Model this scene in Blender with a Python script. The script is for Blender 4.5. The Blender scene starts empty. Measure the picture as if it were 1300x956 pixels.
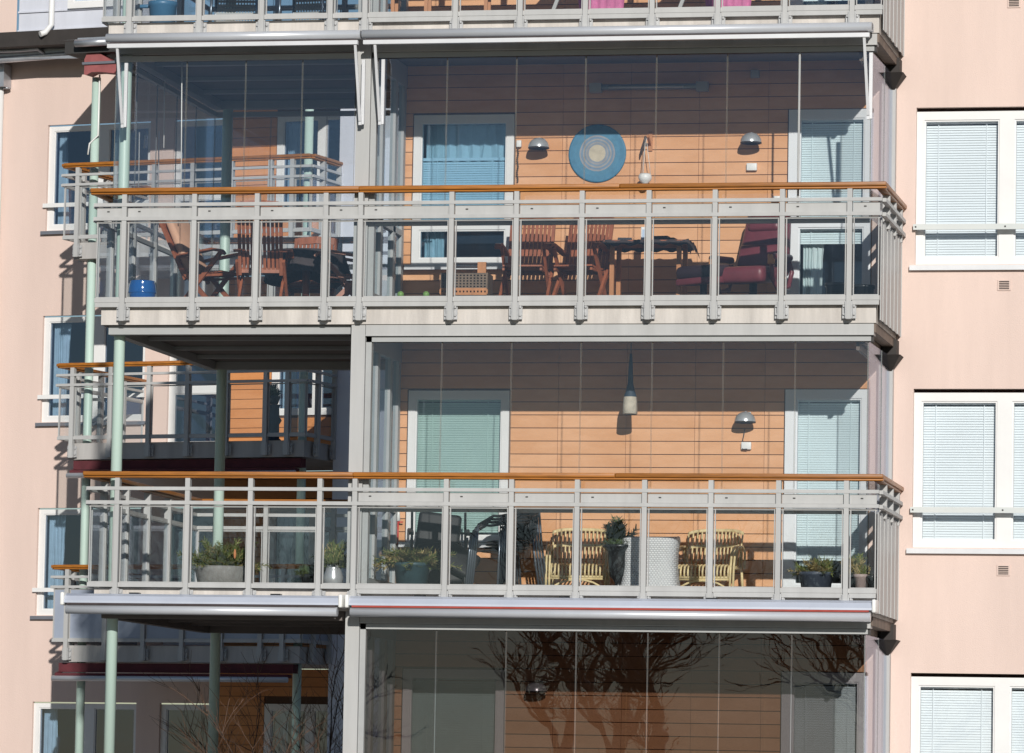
import bpy, bmesh, math, random
from math import sin, cos, pi, radians, sqrt, atan2
from mathutils import Vector, Matrix

random.seed(7)
scene = bpy.context.scene
COL = scene.collection
H = 2.85            # storey height
YW = 1.70            # facade plane of the near building
F_PX = 6000.0
CAM = Vector((10.428, -45.437, -3.237))

# ------------------------------------------------------------------ camera
def cam_axes():
    y, p, r = radians(11.5186), radians(5.1659), radians(1.0317)
    f = Vector((-sin(y)*cos(p), cos(y)*cos(p), sin(p)))
    rt = Vector((cos(y), sin(y), 0)); up = rt.cross(f)
    return cos(r)*rt + sin(r)*up, -sin(r)*rt + cos(r)*up, f
RT, UP, FW = cam_axes()
cd = bpy.data.cameras.new("camera"); cam = bpy.data.objects.new("camera", cd); COL.objects.link(cam)
cam.matrix_world = Matrix(((RT.x, UP.x, -FW.x, CAM.x), (RT.y, UP.y, -FW.y, CAM.y), (RT.z, UP.z, -FW.z, CAM.z), (0, 0, 0, 1)))
cd.sensor_width = 36.0; cd.lens = F_PX/1300*36.0; cd.clip_start = 0.5; cd.clip_end = 900
scene.camera = cam

def ray(px, py):
    return RT*((px-650)/F_PX) - UP*((py-478)/F_PX) + FW
def at(px, py, Y=0.0):
    """measured photo pixel -> world point on the vertical plane y=Y"""
    d = ray(px, py); return CAM + d*((Y-CAM.y)/d.y)
# rear wing frame (its facade is turned a little)
R0 = Vector((-9.13, 18.52, 0)); RANG = -0.1965
RU = Vector((cos(RANG), sin(RANG), 0)); RN = Vector((-sin(RANG), cos(RANG), 0))
def rear(px, py, d=2.6):
    """measured photo pixel -> (s, z) on the rear facade at depth d behind its railing"""
    r = ray(px, py); o = R0 + RN*d
    t = (o-CAM).dot(RN)/r.dot(RN); p = CAM + r*t
    return (p-R0).dot(RU), p.z

# ------------------------------------------------------------------ materials
MATS = {}
def pmat(name, col, rough=0.6, metal=0.0, var=0.12, scale=3.0, bump=0.0, bscale=60.0, streak=False, spec=0.5, coat=0.0, trans=0.0):
    m = bpy.data.materials.new(name); m.use_nodes = True
    nt = m.node_tree; n = nt.nodes; l = nt.links
    b = n['Principled BSDF']
    b.inputs['Roughness'].default_value = rough; b.inputs['Metallic'].default_value = metal
    b.inputs['Specular IOR Level'].default_value = spec
    b.inputs['Coat Weight'].default_value = coat
    tc = n.new('ShaderNodeTexCoord'); mp = n.new('ShaderNodeMapping')
    geo = n.new('ShaderNodeNewGeometry')
    l.new(geo.outputs['Position'], mp.inputs['Vector'])
    if streak: mp.inputs['Scale'].default_value = (1, 1, 0.12)
    nz = n.new('ShaderNodeTexNoise'); nz.inputs['Scale'].default_value = scale; nz.inputs['Detail'].default_value = 6; nz.inputs['Roughness'].default_value = .65
    l.new(mp.outputs[0], nz.inputs['Vector'])
    cr = n.new('ShaderNodeValToRGB')
    cr.color_ramp.elements[0].position = .3; cr.color_ramp.elements[1].position = .72
    cr.color_ramp.elements[0].color = tuple(c*(1-var) for c in col)+(1,)
    cr.color_ramp.elements[1].color = tuple(min(1, c*(1+var*.7)) for c in col)+(1,)
    l.new(nz.outputs['Fac'], cr.inputs['Fac']); l.new(cr.outputs[0], b.inputs['Base Color'])
    if bump:
        n2 = n.new('ShaderNodeTexNoise'); n2.inputs['Scale'].default_value = bscale; n2.inputs['Detail'].default_value = 4
        l.new(geo.outputs['Position'], n2.inputs['Vector'])
        bp = n.new('ShaderNodeBump'); bp.inputs['Strength'].default_value = bump; bp.inputs['Distance'].default_value = .01
        l.new(n2.outputs['Fac'], bp.inputs['Height']); l.new(bp.outputs[0], b.inputs['Normal'])
    MATS[name] = m; return m

def glass_mat(name, tint=(.96, .98, .97), refl=.042, wave=.0, haze=0.0, coat=(.74, .80, .96)):  # coat puts sky blue into the reflection colour
    m = bpy.data.materials.new(name); m.use_nodes = True
    nt = m.node_tree; n = nt.nodes; l = nt.links; n.remove(n['Principled BSDF']); out = n['Material Output']
    tr = n.new('ShaderNodeBsdfTransparent'); tr.inputs['Color'].default_value = tint+(1,)
    gl = n.new('ShaderNodeBsdfGlossy'); gl.inputs['Roughness'].default_value = 0.0; gl.inputs['Color'].default_value = coat+(1,)
    geo = n.new('ShaderNodeNewGeometry')
    dot = n.new('ShaderNodeVectorMath'); dot.operation = 'DOT_PRODUCT'
    l.new(geo.outputs['Incoming'], dot.inputs[0]); l.new(geo.outputs['True Normal'], dot.inputs[1])
    ab = n.new('ShaderNodeMath'); ab.operation = 'ABSOLUTE'; l.new(dot.outputs['Value'], ab.inputs[0])
    om = n.new('ShaderNodeMath'); om.operation = 'SUBTRACT'; om.inputs[0].default_value = 1; l.new(ab.outputs[0], om.inputs[1])
    pw = n.new('ShaderNodeMath'); pw.operation = 'POWER'; pw.inputs[1].default_value = 5; l.new(om.outputs[0], pw.inputs[0])
    ma = n.new('ShaderNodeMath'); ma.operation = 'MULTIPLY_ADD'; ma.inputs[1].default_value = .6; ma.inputs[2].default_value = refl
    l.new(pw.outputs[0], ma.inputs[0])
    if wave:
        nz = n.new('ShaderNodeTexNoise'); nz.inputs['Scale'].default_value = 1.6; nz.inputs['Detail'].default_value = 2
        l.new(geo.outputs['Position'], nz.inputs['Vector'])
        bp = n.new('ShaderNodeBump'); bp.inputs['Strength'].default_value = wave; bp.inputs['Distance'].default_value = .02
        l.new(nz.outputs['Fac'], bp.inputs['Height']); l.new(bp.outputs[0], gl.inputs['Normal'])
    mx = n.new('ShaderNodeMixShader'); l.new(ma.outputs[0], mx.inputs[0]); l.new(tr.outputs[0], mx.inputs[1]); l.new(gl.outputs[0], mx.inputs[2])
    last = mx
    if haze:
        df = n.new('ShaderNodeBsdfDiffuse'); df.inputs['Color'].default_value = (.6, .66, .72, 1)
        m2 = n.new('ShaderNodeMixShader'); m2.inputs[0].default_value = haze
        l.new(mx.outputs[0], m2.inputs[1]); l.new(df.outputs[0], m2.inputs[2]); last = m2
    l.new(last.outputs[0], out.inputs['Surface'])
    MATS[name] = m; return m

M = MATS
pmat('pink_render', (.69, .545, .485), .9, var=.09, scale=1.6, bump=.35, bscale=90, streak=True)
pmat('pink_render_far', (.67, .525, .465), .9, var=.09, scale=1.1, bump=.3, bscale=60, streak=True)
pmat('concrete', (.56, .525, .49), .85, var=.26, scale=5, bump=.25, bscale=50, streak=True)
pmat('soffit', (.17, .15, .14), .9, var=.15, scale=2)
pmat('concrete_far', (.42, .41, .40), .85, var=.2, scale=4, streak=True)
pmat('grey_metal', (.43, .432, .428), .45, .0, var=.11, scale=5, spec=.4, streak=True)
pmat('grey_metal_dark', (.36, .37, .37), .5, .0, var=.08, scale=4)
pmat('galvanised', (.42, .425, .43), .45, .2, var=.2, scale=18)
pmat('silver', (.60, .62, .66), .32, .3, var=.04, scale=4)
pmat('awning_case', (.55, .59, .68), .38, .3, var=.06, scale=3)
pmat('dark_gap', (.035, .034, .034), .7, var=.1)
pmat('brown_beam', (.16, .12, .095), .7, var=.35, scale=10, streak=True)
pmat('corbel', (.032, .027, .025), .75, var=.2, scale=8)
pmat('mint_paint', (.47, .61, .545), .45, var=.07, scale=3, streak=True)
pmat('white_paint', (.72, .72, .715), .45, var=.04, scale=3)
pmat('white_plastic', (.78, .78, .76), .4, var=.03)
pmat('bar_light', (.56, .59, .58), .45, var=.04)
pmat('door_white', (.74, .76, .78), .45, var=.04)
pmat('rust_trim', (.30, .09, .09), .6, var=.2, scale=6)
pmat('maroon', (.10, .018, .025), .8, var=.3, scale=5)
pmat('red_fabric', (.36, .06, .045), .8, var=.15, scale=10)
pmat('sill_metal', (.18, .19, .22), .5, .3, var=.1)
pmat('sill_light', (.60, .61, .63), .45, .2, var=.08)
pmat('room_far_sky', (.035, .065, .14), .9, var=.6, scale=1.2)  # dark blue stands for the sky mirrored in the rear panes
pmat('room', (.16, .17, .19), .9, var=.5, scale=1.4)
pmat('curtain', (.66, .74, .74), .9, var=.12, scale=7)
pmat('blind_blue', (.26, .55, .72), .5, var=.08, scale=2)
pmat('blind_teal', (.47, .60, .57), .5, var=.08, scale=2)
pmat('blind_pale', (.79, .87, .88), .5, var=.06, scale=2)
pmat('blind_white', (.82, .84, .865), .5, var=.04, scale=2)
pmat('grey_clad', (.62, .64, .71), .45, .1, var=.1, scale=3, streak=True)
pmat('zinc', (.48, .50, .54), .35, .6, var=.2, scale=6)
pmat('shade_metal', (.54, .56, .58), .28, .45, var=.1, scale=8)
pmat('shade_dark', (.05, .04, .04), .6)
pmat('teak', (.33, .105, .05), .45, var=.35, scale=14, streak=True)
pmat('teak_light', (.48, .20, .075), .5, var=.25, scale=14, streak=True)
pmat('cloth_dark', (.055, .043, .045), .85, var=.3, scale=8, bump=.3, bscale=40)
pmat('black_fabric', (.008, .008, .010), .6, var=.4, scale=9)
pmat('black_metal', (.02, .022, .025), .35, .2, var=.2)
pmat('grey_tube', (.20, .23, .27), .3, .7, var=.1)
pmat('leather', (.165, .036, .048), .42, var=.2, scale=8, bump=.15, bscale=30, coat=.1)
pmat('dark_leather', (.035, .02, .028), .45, var=.2)
pmat('armwood', (.55, .24, .09), .4, var=.2, scale=20)
pmat('rattan', (.70, .56, .30), .5, var=.25, scale=20)
pmat('rattan_dark', (.22, .14, .06), .6, var=.3, scale=20)
pmat('wicker_white', (.78, .77, .78), .6, var=.1, scale=30)
pmat('pot_blue', (.012, .10, .34), .12, var=.1, coat=.6)
pmat('pot_steel_blue', (.06, .17, .30), .4, var=.1)
pmat('pot_bluegreen', (.035, .075, .09), .5, var=.3, scale=8)
pmat('pot_black', (.018, .02, .022), .3, var=.2)
pmat('pot_grey', (.24, .235, .225), .7, var=.3, scale=6)
pmat('pot_slate', (.06, .075, .105), .45, var=.2)
pmat('pot_pink', (.42, .33, .31), .6, var=.2)
pmat('floor_dark', (.09, .082, .075), .8, var=.2, scale=4)
pmat('soil', (.03, .022, .016), .95)
pmat('cushion', (.62, .36, .24), .8, var=.12)
pmat('pink_cloth', (.62, .18, .36), .8, var=.25, scale=12)
pmat('paper', (.8, .8, .8), .7)
pmat('paper_blue', (.45, .55, .70), .7)
pmat('conifer', (.13, .165, .045), .7, var=.5, scale=25)
pmat('conifer_dry', (.34, .27, .12), .8, var=.4, scale=25)
pmat('conifer_dark', (.085, .13, .06), .7, var=.5, scale=25)
pmat('twig', (.05, .038, .03), .85, var=.3, scale=10)
pmat('twig_warm', (.13, .075, .05), .8, var=.3, scale=10)
pmat('bark', (.075, .06, .05), .95, var=.4, scale=5)
pmat('green_ball', (.16, .30, .07), .5)
pmat('cone_orange', (.55, .22, .09), .7)
pmat('lampshade', (.52, .47, .38), .8, var=.2, scale=20, bump=.5, bscale=80)
pmat('lampshade_dark', (.03, .05, .075), .6, var=.2)
pmat('cord', (.05, .05, .05), .7)
pmat('string_white', (.75, .72, .68), .8)
pmat('red_plastic', (.55, .03, .02), .4)
pmat('grass_ground', (.12, .115, .07), .95, var=.35, scale=.5)
pmat('snow_pave', (.30, .29, .27), .9, var=.2, scale=.6)
pmat('bead', (.10, .07, .05), .5, var=.5, scale=40)
pmat('frosted', (.30, .34, .42), .35, var=.12, scale=1.5)
pmat('perforated', (.16, .11, .075), .6, var=.3, scale=10)

def wood_rail():
    m = pmat('handrail_wood', (.36, .13, .016), .45, var=.38, scale=9, coat=.12)
    mp = [x for x in m.node_tree.nodes if x.type == 'MAPPING'][0]; mp.inputs['Scale'].default_value = (.5, 5, 9)
    nt = m.node_tree; geo = [x for x in nt.nodes if x.type == 'NEW_GEOMETRY'][0]; cr = [x for x in nt.nodes if x.type == 'VALTORGB'][0]; b = nt.nodes['Principled BSDF']
    hv = nt.nodes.new('ShaderNodeHueSaturation'); ma = nt.nodes.new('ShaderNodeMath'); ma.operation = 'MULTIPLY_ADD'; ma.inputs[1].default_value = .45; ma.inputs[2].default_value = .78
    nt.links.new(geo.outputs['Random Per Island'], ma.inputs[0]); nt.links.new(ma.outputs[0], hv.inputs['Value']); nt.links.new(cr.outputs[0], hv.inputs['Color']); nt.links.new(hv.outputs[0], b.inputs['Base Color'])
wood_rail()
def boards(name, c):
    """board cladding colour: each board row / length slightly different, worn patches"""
    m = bpy.data.materials.new(name); m.use_nodes = True; nt = m.node_tree; n = nt.nodes; l = nt.links; b = n['Principled BSDF']
    b.inputs['Roughness'].default_value = .62
    geo = n.new('ShaderNodeNewGeometry')
    wn = n.new('ShaderNodeMapping'); wn.inputs['Scale'].default_value = (1.1, 1.1, 3.2)
    l.new(geo.outputs['Position'], wn.inputs['Vector'])
    n1 = n.new('ShaderNodeTexNoise'); n1.inputs['Scale'].default_value = 1.3; n1.inputs['Detail'].default_value = 7; n1.inputs['Roughness'].default_value = .7
    l.new(wn.outputs[0], n1.inputs['Vector'])
    isl = n.new('ShaderNodeMath'); isl.operation = 'MULTIPLY_ADD'; isl.inputs[1].default_value = .26; isl.inputs[2].default_value = -.13
    l.new(geo.outputs['Random Per Island'], isl.inputs[0])
    ad = n.new('ShaderNodeMath'); ad.operation = 'ADD'; l.new(isl.outputs[0], ad.inputs[0]); l.new(n1.outputs['Fac'], ad.inputs[1])
    cr = n.new('ShaderNodeValToRGB'); e = cr.color_ramp.elements
    e[0].position = .28; e[1].position = .75
    e[0].color = (c[0]*.86, c[1]*.78, c[2]*.66, 1); e[1].color = (c[0]*1.07, c[1]*1.13, c[2]*1.25, 1)
    l.new(ad.outputs[0], cr.inputs['Fac']); l.new(cr.outputs[0], b.inputs['Base Color'])
    MATS[name] = m
boards('boards', (.72, .375, .182))
boards('boards_far', (.62, .27, .10))
pmat('board_gap', (.10, .055, .035), .9)
glass_mat('glass', (.975, .982, .985), .060, wave=.035)
glass_mat('glass_shade_tint', (.62, .60, .605), .07, wave=.035)  # tint puts shade into the bottom panes, darkening the lit wall behind
glass_mat('glass_rail', (.97, .98, .98), .045, wave=.03)
glass_mat('glass_window', (.92, .96, .97), .075, wave=.05)
glass_mat('glass_window_blue', (.58, .75, .86), .10, wave=.05)
glass_mat('glass_window_teal', (.86, .92, .91), .09, wave=.05)
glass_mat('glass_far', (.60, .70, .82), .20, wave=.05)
pmat('glass_edge', (.22, .235, .23), .4, var=.05)

nt_ = M['glass_edge'].node_tree; o_ = nt_.nodes['Material Output']; t_ = nt_.nodes.new('ShaderNodeBsdfTransparent'); x_ = nt_.nodes.new('ShaderNodeMixShader'); x_.inputs[0].default_value = .5
nt_.links.new(t_.outputs[0], x_.inputs[1]); nt_.links.new(nt_.nodes['Principled BSDF'].outputs[0], x_.inputs[2]); nt_.links.new(x_.outputs[0], o_.inputs['Surface'])
def disc_mat():
    m = bpy.data.materials.new('painted_disc'); m.use_nodes = True; nt = m.node_tree; n = nt.nodes; l = nt.links; b = n['Principled BSDF']
    b.inputs['Roughness'].default_value = .55
    tc = n.new('ShaderNodeTexCoord'); ln = n.new('ShaderNodeVectorMath'); ln.operation = 'LENGTH'
    l.new(tc.outputs['Object'], ln.inputs[0])
    nz = n.new('ShaderNodeTexNoise'); nz.inputs['Scale'].default_value = 16; nz.inputs['Detail'].default_value = 8; l.new(tc.outputs['Object'], nz.inputs['Vector'])
    ad = n.new('ShaderNodeMath'); ad.operation = 'MULTIPLY_ADD'; ad.inputs[1].default_value = .012; l.new(nz.outputs['Fac'], ad.inputs[0]); l.new(ln.outputs['Value'], ad.inputs[2])
    cr = n.new('ShaderNodeValToRGB'); cr.color_ramp.interpolation = 'CONSTANT'
    el = cr.color_ramp.elements; el[0].position = 0; el[0].color = (.58, .50, .36, 1); el[1].position = .092; el[1].color = (.22, .27, .34, 1)
    for p, c in ((.108, (.30, .30, .31)), (.125, (.16, .25, .36)), (.14, (.33, .32, .31)), (.155, (.14, .24, .37)), (.175, (.30, .30, .32)), (.19, (.05, .21, .36)), (.24, (.04, .19, .34))):
        e = el.new(p); e.color = c+(1,)
    l.new(ad.outputs[0], cr.inputs['Fac'])
    mx = n.new('ShaderNodeMixRGB'); mx.blend_type = 'MULTIPLY'; mx.inputs[0].default_value = .55
    l.new(cr.outputs[0], mx.inputs[1]); l.new(nz.outputs['Fac'], mx.inputs[2])
    g = n.new('ShaderNodeGamma'); g.inputs[1].default_value = .85; l.new(mx.outputs[0], g.inputs[0]); l.new(g.outputs[0], b.inputs['Base Color'])
    MATS['painted_disc'] = m
disc_mat()

# ------------------------------------------------------------------ mesh builder
class MB:
    def __init__(s): s.v = []; s.f = []; s.mi = []; s.sm = []
    def face(s, idx, m=0, smooth=False): s.f.append(idx); s.mi.append(m); s.sm.append(smooth)
    def box(s, x0, x1, y0, y1, z0, z1, m=0):
        b = len(s.v)
        s.v += [(x0, y0, z0), (x1, y0, z0), (x1, y1, z0), (x0, y1, z0), (x0, y0, z1), (x1, y0, z1), (x1, y1, z1), (x0, y1, z1)]
        for q in ((0, 3, 2, 1), (4, 5, 6, 7), (0, 1, 5, 4), (1, 2, 6, 5), (2, 3, 7, 6), (3, 0, 4, 7)): s.face([b+i for i in q], m)
        return s
    def bar(s, p, q, w, h, m=0, up=(0, 0, 1), off=(0, 0, 0)):
        """rectangular bar from p to q; w across, h along 'up'"""
        p = Vector(p)+Vector(off); q = Vector(q)+Vector(off); d = (q-p).normalized(); up = Vector(up)
        if abs(d.dot(up)) > .98: up = Vector((0, 1, 0))
        a = d.cross(up).normalized(); u = a.cross(d).normalized(); b = len(s.v)
        for c in (p, q):
            for sa, su in ((-1, -1), (1, -1), (1, 1), (-1, 1)): s.v.append(tuple(c+a*(sa*w/2)+u*(su*h/2)))
        for f in ((0, 3, 2, 1), (4, 5, 6, 7), (0, 1, 5, 4), (1, 2, 6, 5), (2, 3, 7, 6), (3, 0, 4, 7)): s.face([b+i for i in f], m)
        return s
    def tube(s, pts, r, n=8, m=0, cap=True):
        pts = [Vector(p) for p in pts]; rr = r if isinstance(r, (list, tuple)) else [r]*len(pts); b = len(s.v)
        prev = None
        for i, p in enumerate(pts):
            d = (pts[min(i+1, len(pts)-1)]-pts[max(i-1, 0)]).normalized()
            if prev is None:
                ref = Vector((0, 0, 1)) if abs(d.z) < .9 else Vector((1, 0, 0)); a = d.cross(ref).normalized()
            else:
                a = (prev - d*prev.dot(d)); a = a.normalized() if a.length > 1e-6 else d.orthogonal().normalized()
            prev = a; c = d.cross(a)
            for k in range(n): t = 2*pi*k/n; s.v.append(tuple(p+a*(cos(t)*rr[i])+c*(sin(t)*rr[i])))
        for i in range(len(pts)-1):
            for k in range(n): s.face([b+i*n+k, b+i*n+(k+1) % n, b+(i+1)*n+(k+1) % n, b+(i+1)*n+k], m, True)
        if cap:
            s.face([b+k for k in range(n)][::-1], m); s.face([b+(len(pts)-1)*n+k for k in range(n)], m)
        return s
    def lathe(s, prof, c=(0, 0, 0), n=24, m=0, sx=1, sy=1, a0=0, a1=2*pi):
        b = len(s.v); full = abs(a1-a0-2*pi) < 1e-6; k = n if full else n+1
        for r, z in prof:
            for i in range(k): t = a0+(a1-a0)*i/n; s.v.append((c[0]+cos(t)*r*sx, c[1]+sin(t)*r*sy, c[2]+z))
        for j in range(len(prof)-1):
            for i in range(n):
                i2 = (i+1) % k; s.face([b+j*k+i, b+j*k+i2, b+(j+1)*k+i2, b+(j+1)*k+i], m, True)
        return s
    def quad(s, a, b_, c, d, m=0):
        b = len(s.v); s.v += [tuple(a), tuple(b_), tuple(c), tuple(d)]; s.face([b, b+1, b+2, b+3], m); return s
    def prism(s, poly, z0, z1, m=0, mb=None):
        b = len(s.v); n = len(poly); s.v += [(x, y, z0) for x, y in poly]+[(x, y, z1) for x, y in poly]
        s.face([b+i for i in range(n)][::-1], m if mb is None else mb); s.face([b+n+i for i in range(n)], m)
        for i in range(n): j = (i+1) % n; s.face([b+i, b+j, b+n+j, b+n+i], m)
        return s
    def ring(s, p, q, nrm, z0, z1, w, t):
        d = (q-p).normalized(); b = len(s.v)
        for sg in (1, -1):
            for i in (0, w):
                for c, z in ((p+d*i, z0+i), (q-d*i, z0+i), (q-d*i, z1-i), (p+d*i, z1-i)): s.v.append(tuple(c+nrm*(t*sg)+Vector((0, 0, z))))
        for k in range(4):
            j = (k+1) % 4; o0, o1, i0, i1 = b+k, b+j, b+4+k, b+4+j
            s.face([o0, o1, i1, i0]); s.face([o0+8, i0+8, i1+8, o1+8]); s.face([o0, o0+8, o1+8, o1]); s.face([i0, i1, i1+8, i0+8])
        return s
    def build(s, name, mats, parent=None, loc=None, rot=None, bevel=0, sub=0):
        me = bpy.data.meshes.new(name); me.from_pydata(s.v, [], s.f)
        if not isinstance(mats, (list, tuple)): mats = [mats]
        for m in mats: me.materials.append(M[m])
        for p, mi, sm in zip(me.polygons, s.mi, s.sm): p.material_index = mi; p.use_smooth = sm
        bm = bmesh.new(); bm.from_mesh(me)
        if bevel:
            bmesh.ops.bevel(bm, geom=[e for e in bm.edges if e.calc_face_angle(0) > .5], offset=bevel, segments=3, affect='EDGES', clamp_overlap=True, profile=.5)
            for f in bm.faces: f.smooth = True
        bmesh.ops.recalc_face_normals(bm, faces=bm.faces)
        bm.to_mesh(me); bm.free()
        o = bpy.data.objects.new(name, me); COL.objects.link(o)
        if parent is not None: o.parent = parent
        if loc is not None: o.location = loc
        if rot is not None: o.rotation_euler = rot
        return o

def thing(name, label, cat, loc=(0, 0, 0), rz=0, group=None):
    o = bpy.data.objects.new(name, None); COL.objects.link(o); o.location = loc; o.rotation_euler = (0, 0, rz)
    o.empty_display_size = .1
    o['label'] = label; o['category'] = cat
    if group: o['group'] = group
    return o
def tag(o, label, cat, group=None):
    o['label'] = label; o['category'] = cat
    if group: o['group'] = group
    return o
def struct(o): o['kind'] = 'structure'; return o
def soft(name, size, mat, parent, loc=(0, 0, 0), rot=(0, 0, 0), bevel=.04, taper=1.0):
    """rounded cushion-like box, z from 0 to size.z, optional taper towards the top"""
    x, y, z = size; b = MB()
    t = taper
    b.v = [(-x/2, -y/2, 0), (x/2, -y/2, 0), (x/2, y/2, 0), (-x/2, y/2, 0), (-x/2*t, -y/2, z), (x/2*t, -y/2, z), (x/2*t, y/2, z), (-x/2*t, y/2, z)]
    for q in ((0, 3, 2, 1), (4, 5, 6, 7), (0, 1, 5, 4), (1, 2, 6, 5), (2, 3, 7, 6), (3, 0, 4, 7)): b.face(list(q))
    return b.build(name, mat, parent, loc, rot, bevel=bevel)

# ------------------------------------------------------------------ ground and sky
g = MB(); g.quad((-300, -260, -5.0), (300, -260, -5.0), (300, 300, -5.0), (-300, 300, -5.0))
struct(g.build('ground', 'grass_ground'))
g = MB(); g.quad((-30, -12, -4.996), (30, -12, -4.996), (30, 40, -4.996), (-30, 40, -4.996))
struct(g.build('pavement', 'snow_pave'))

SUN_AZ = radians(17.0); SUN_EL = radians(18.0)
sd = Vector((sin(SUN_AZ)*cos(SUN_EL), -cos(SUN_AZ)*cos(SUN_EL), sin(SUN_EL)))
sl = bpy.data.lights.new('sun', 'SUN'); sl.energy = 4.05; sl.angle = radians(.5); sl.color = (1, .955, .89)
so = bpy.data.objects.new('sun', sl); COL.objects.link(so); so.rotation_euler = (-sd).to_track_quat('-Z', 'Y').to_euler(); so.location = (20, -60, 30)
w = bpy.data.worlds.new('World'); scene.world = w; w.use_nodes = True
wn = w.node_tree.nodes; sky = wn.new('ShaderNodeTexSky'); sky.sky_type = 'NISHITA'; sky.sun_disc = False
sky.sun_elevation = SUN_EL; sky.sun_rotation = pi - SUN_AZ; sky.air_density = 1.0; sky.dust_density = .15; sky.ozone_density = 3.0
bgn = wn['Background']; bgn.inputs['Strength'].default_value = .056; w.node_tree.links.new(sky.outputs[0], bgn.inputs[0])

# ------------------------------------------------------------------ windows, walls
def wall_open(mb, x0, x1, z0, z1, y, opens, reveal, m=0, mr=0):
    """wall sheet facing -y with rectangular openings and their reveals"""
    xs = sorted({x0, x1, *[o[0] for o in opens], *[o[1] for o in opens]}); zs = sorted({z0, z1, *[o[2] for o in opens], *[o[3] for o in opens]})
    xs = [x for x in xs if x0 <= x <= x1]; zs = [z for z in zs if z0 <= z <= z1]
    for i in range(len(xs)-1):
        for j in range(len(zs)-1):
            cx, cz = (xs[i]+xs[i+1])/2, (zs[j]+zs[j+1])/2
            if any(o[0] < cx < o[1] and o[2] < cz < o[3] for o in opens): continue
            mb.quad((xs[i], y, zs[j]), (xs[i+1], y, zs[j]), (xs[i+1], y, zs[j+1]), (xs[i], y, zs[j+1]), m)
    for a, b, c, d in opens:
        e = y+reveal
        mb.quad((a, y, c), (a, e, c), (a, e, d), (a, y, d), mr); mb.quad((b, y, c), (b, y, d), (b, e, d), (b, e, c), mr)
        mb.quad((a, y, d), (a, e, d), (b, e, d), (b, y, d), mr); mb.quad((a, y, c), (b, y, c), (b, e, c), (a, e, c), mr)
    return mb

def window(parent, x0, x1, z0, z1, y, name='window', cells=None, fw=.075, frame='white_paint', glass='glass_window', blinds=(), sill=None, curtains=(), room=True, slat=.026, tilt=.35, inset=.03):
    """framed window whose outer face is at y; cells = list of pane rects (x0,x1,z0,z1)"""
    if cells is None: cells = [(x0+fw, x1-fw, z0+fw, z1-fw)]
    fr = MB()
    xs = sorted({x0, x1, *[c[0] for c in cells], *[c[1] for c in cells]}); zs = sorted({z0, z1, *[c[2] for c in cells], *[c[3] for c in cells]})
    for i in range(len(xs)-1):          # frame members, as outer boxes between the panes
        for j in range(len(zs)-1):
            cx, cz = (xs[i]+xs[i+1])/2, (zs[j]+zs[j+1])/2
            if any(c[0] < cx < c[1] and c[2] < cz < c[3] for c in cells): continue
            fr.box(xs[i], xs[i+1], y, y+.08, zs[j], zs[j+1])
    for c in cells:                     # sash step round each pane
        t = .016; a, b, cc, d = c
        fr.box(a, a+t, y+.012, y+.07, cc, d); fr.box(b-t, b, y+.012, y+.07, cc, d); fr.box(a+t, b-t, y+.012, y+.07, cc, cc+t); fr.box(a+t, b-t, y+.012, y+.07, d-t, d)
    bm_fix = fr.build(name, frame, parent)
    for c in cells:
        p = MB(); p.quad((c[0], y+inset, c[2]), (c[1], y+inset, c[2]), (c[1], y+inset, c[3]), (c[0], y+inset, c[3])); p.build('pane', glass, bm_fix)
    for (a, b, c, d, mat) in blinds:
        bl = MB(); z = d-.03; bl.box(a, b, y+.085, y+.115, d-.03, d)
        dz = sin(tilt)*slat*.5; dy = cos(tilt)*slat*.5
        while z > c+slat*.5:
            z -= slat*.92
            bl.quad((a, y+.10-dy*.4, z-slat*.44), (b, y+.10-dy*.4, z-slat*.44), (b, y+.10+dy*.4, z+slat*.44), (a, y+.10+dy*.4, z+slat*.44))
        for k in (.18, .82): bl.box(a+(b-a)*k-.004, a+(b-a)*k+.004, y+.083, y+.086, c, d)
        bl.build('blind', mat, bm_fix)
    for (a, b, c, d, mat) in curtains:
        cu = MB(); n = 14; wob = [random.uniform(-.04, .04) for _ in range(n+1)]
        for i in range(n):
            xa, xb = a+(b-a)*i/n, a+(b-a)*(i+1)/n; ya, yb = y+.17+(.03 if i % 2 else 0), y+.17+(0 if i % 2 else .03)
            cu.quad((xa+wob[i]*(i/n), ya, c), (xb+wob[i+1]*((i+1)/n), yb, c), (xb-wob[i+1]*((i+1)/n), yb, d), (xa-wob[i]*(i/n), ya, d))
        cu.build('curtain', mat, bm_fix)
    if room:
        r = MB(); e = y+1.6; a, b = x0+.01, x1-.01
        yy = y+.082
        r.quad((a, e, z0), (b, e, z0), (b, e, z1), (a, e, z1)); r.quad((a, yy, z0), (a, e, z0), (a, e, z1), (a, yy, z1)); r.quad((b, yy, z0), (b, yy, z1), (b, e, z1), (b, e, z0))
        r.quad((a, yy, z1), (a, e, z1), (b, e, z1), (b, yy, z1)); r.quad((a, yy, z0), (b, yy, z0), (b, e, z0), (a, e, z0)); r.build('room_interior', 'room_far_sky' if glass == 'glass_far' else 'room', bm_fix)
    if sill:
        s = MB(); s.box(x0-.05, x1+.05, y-.11, y+.0, z0-.042, z0-.012); s.box(x0-.05, x1+.05, y-.113, y-.109, z0-.062, z0-.012)
        s.build('sill', sill, bm_fix)
    return bm_fix

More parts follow.
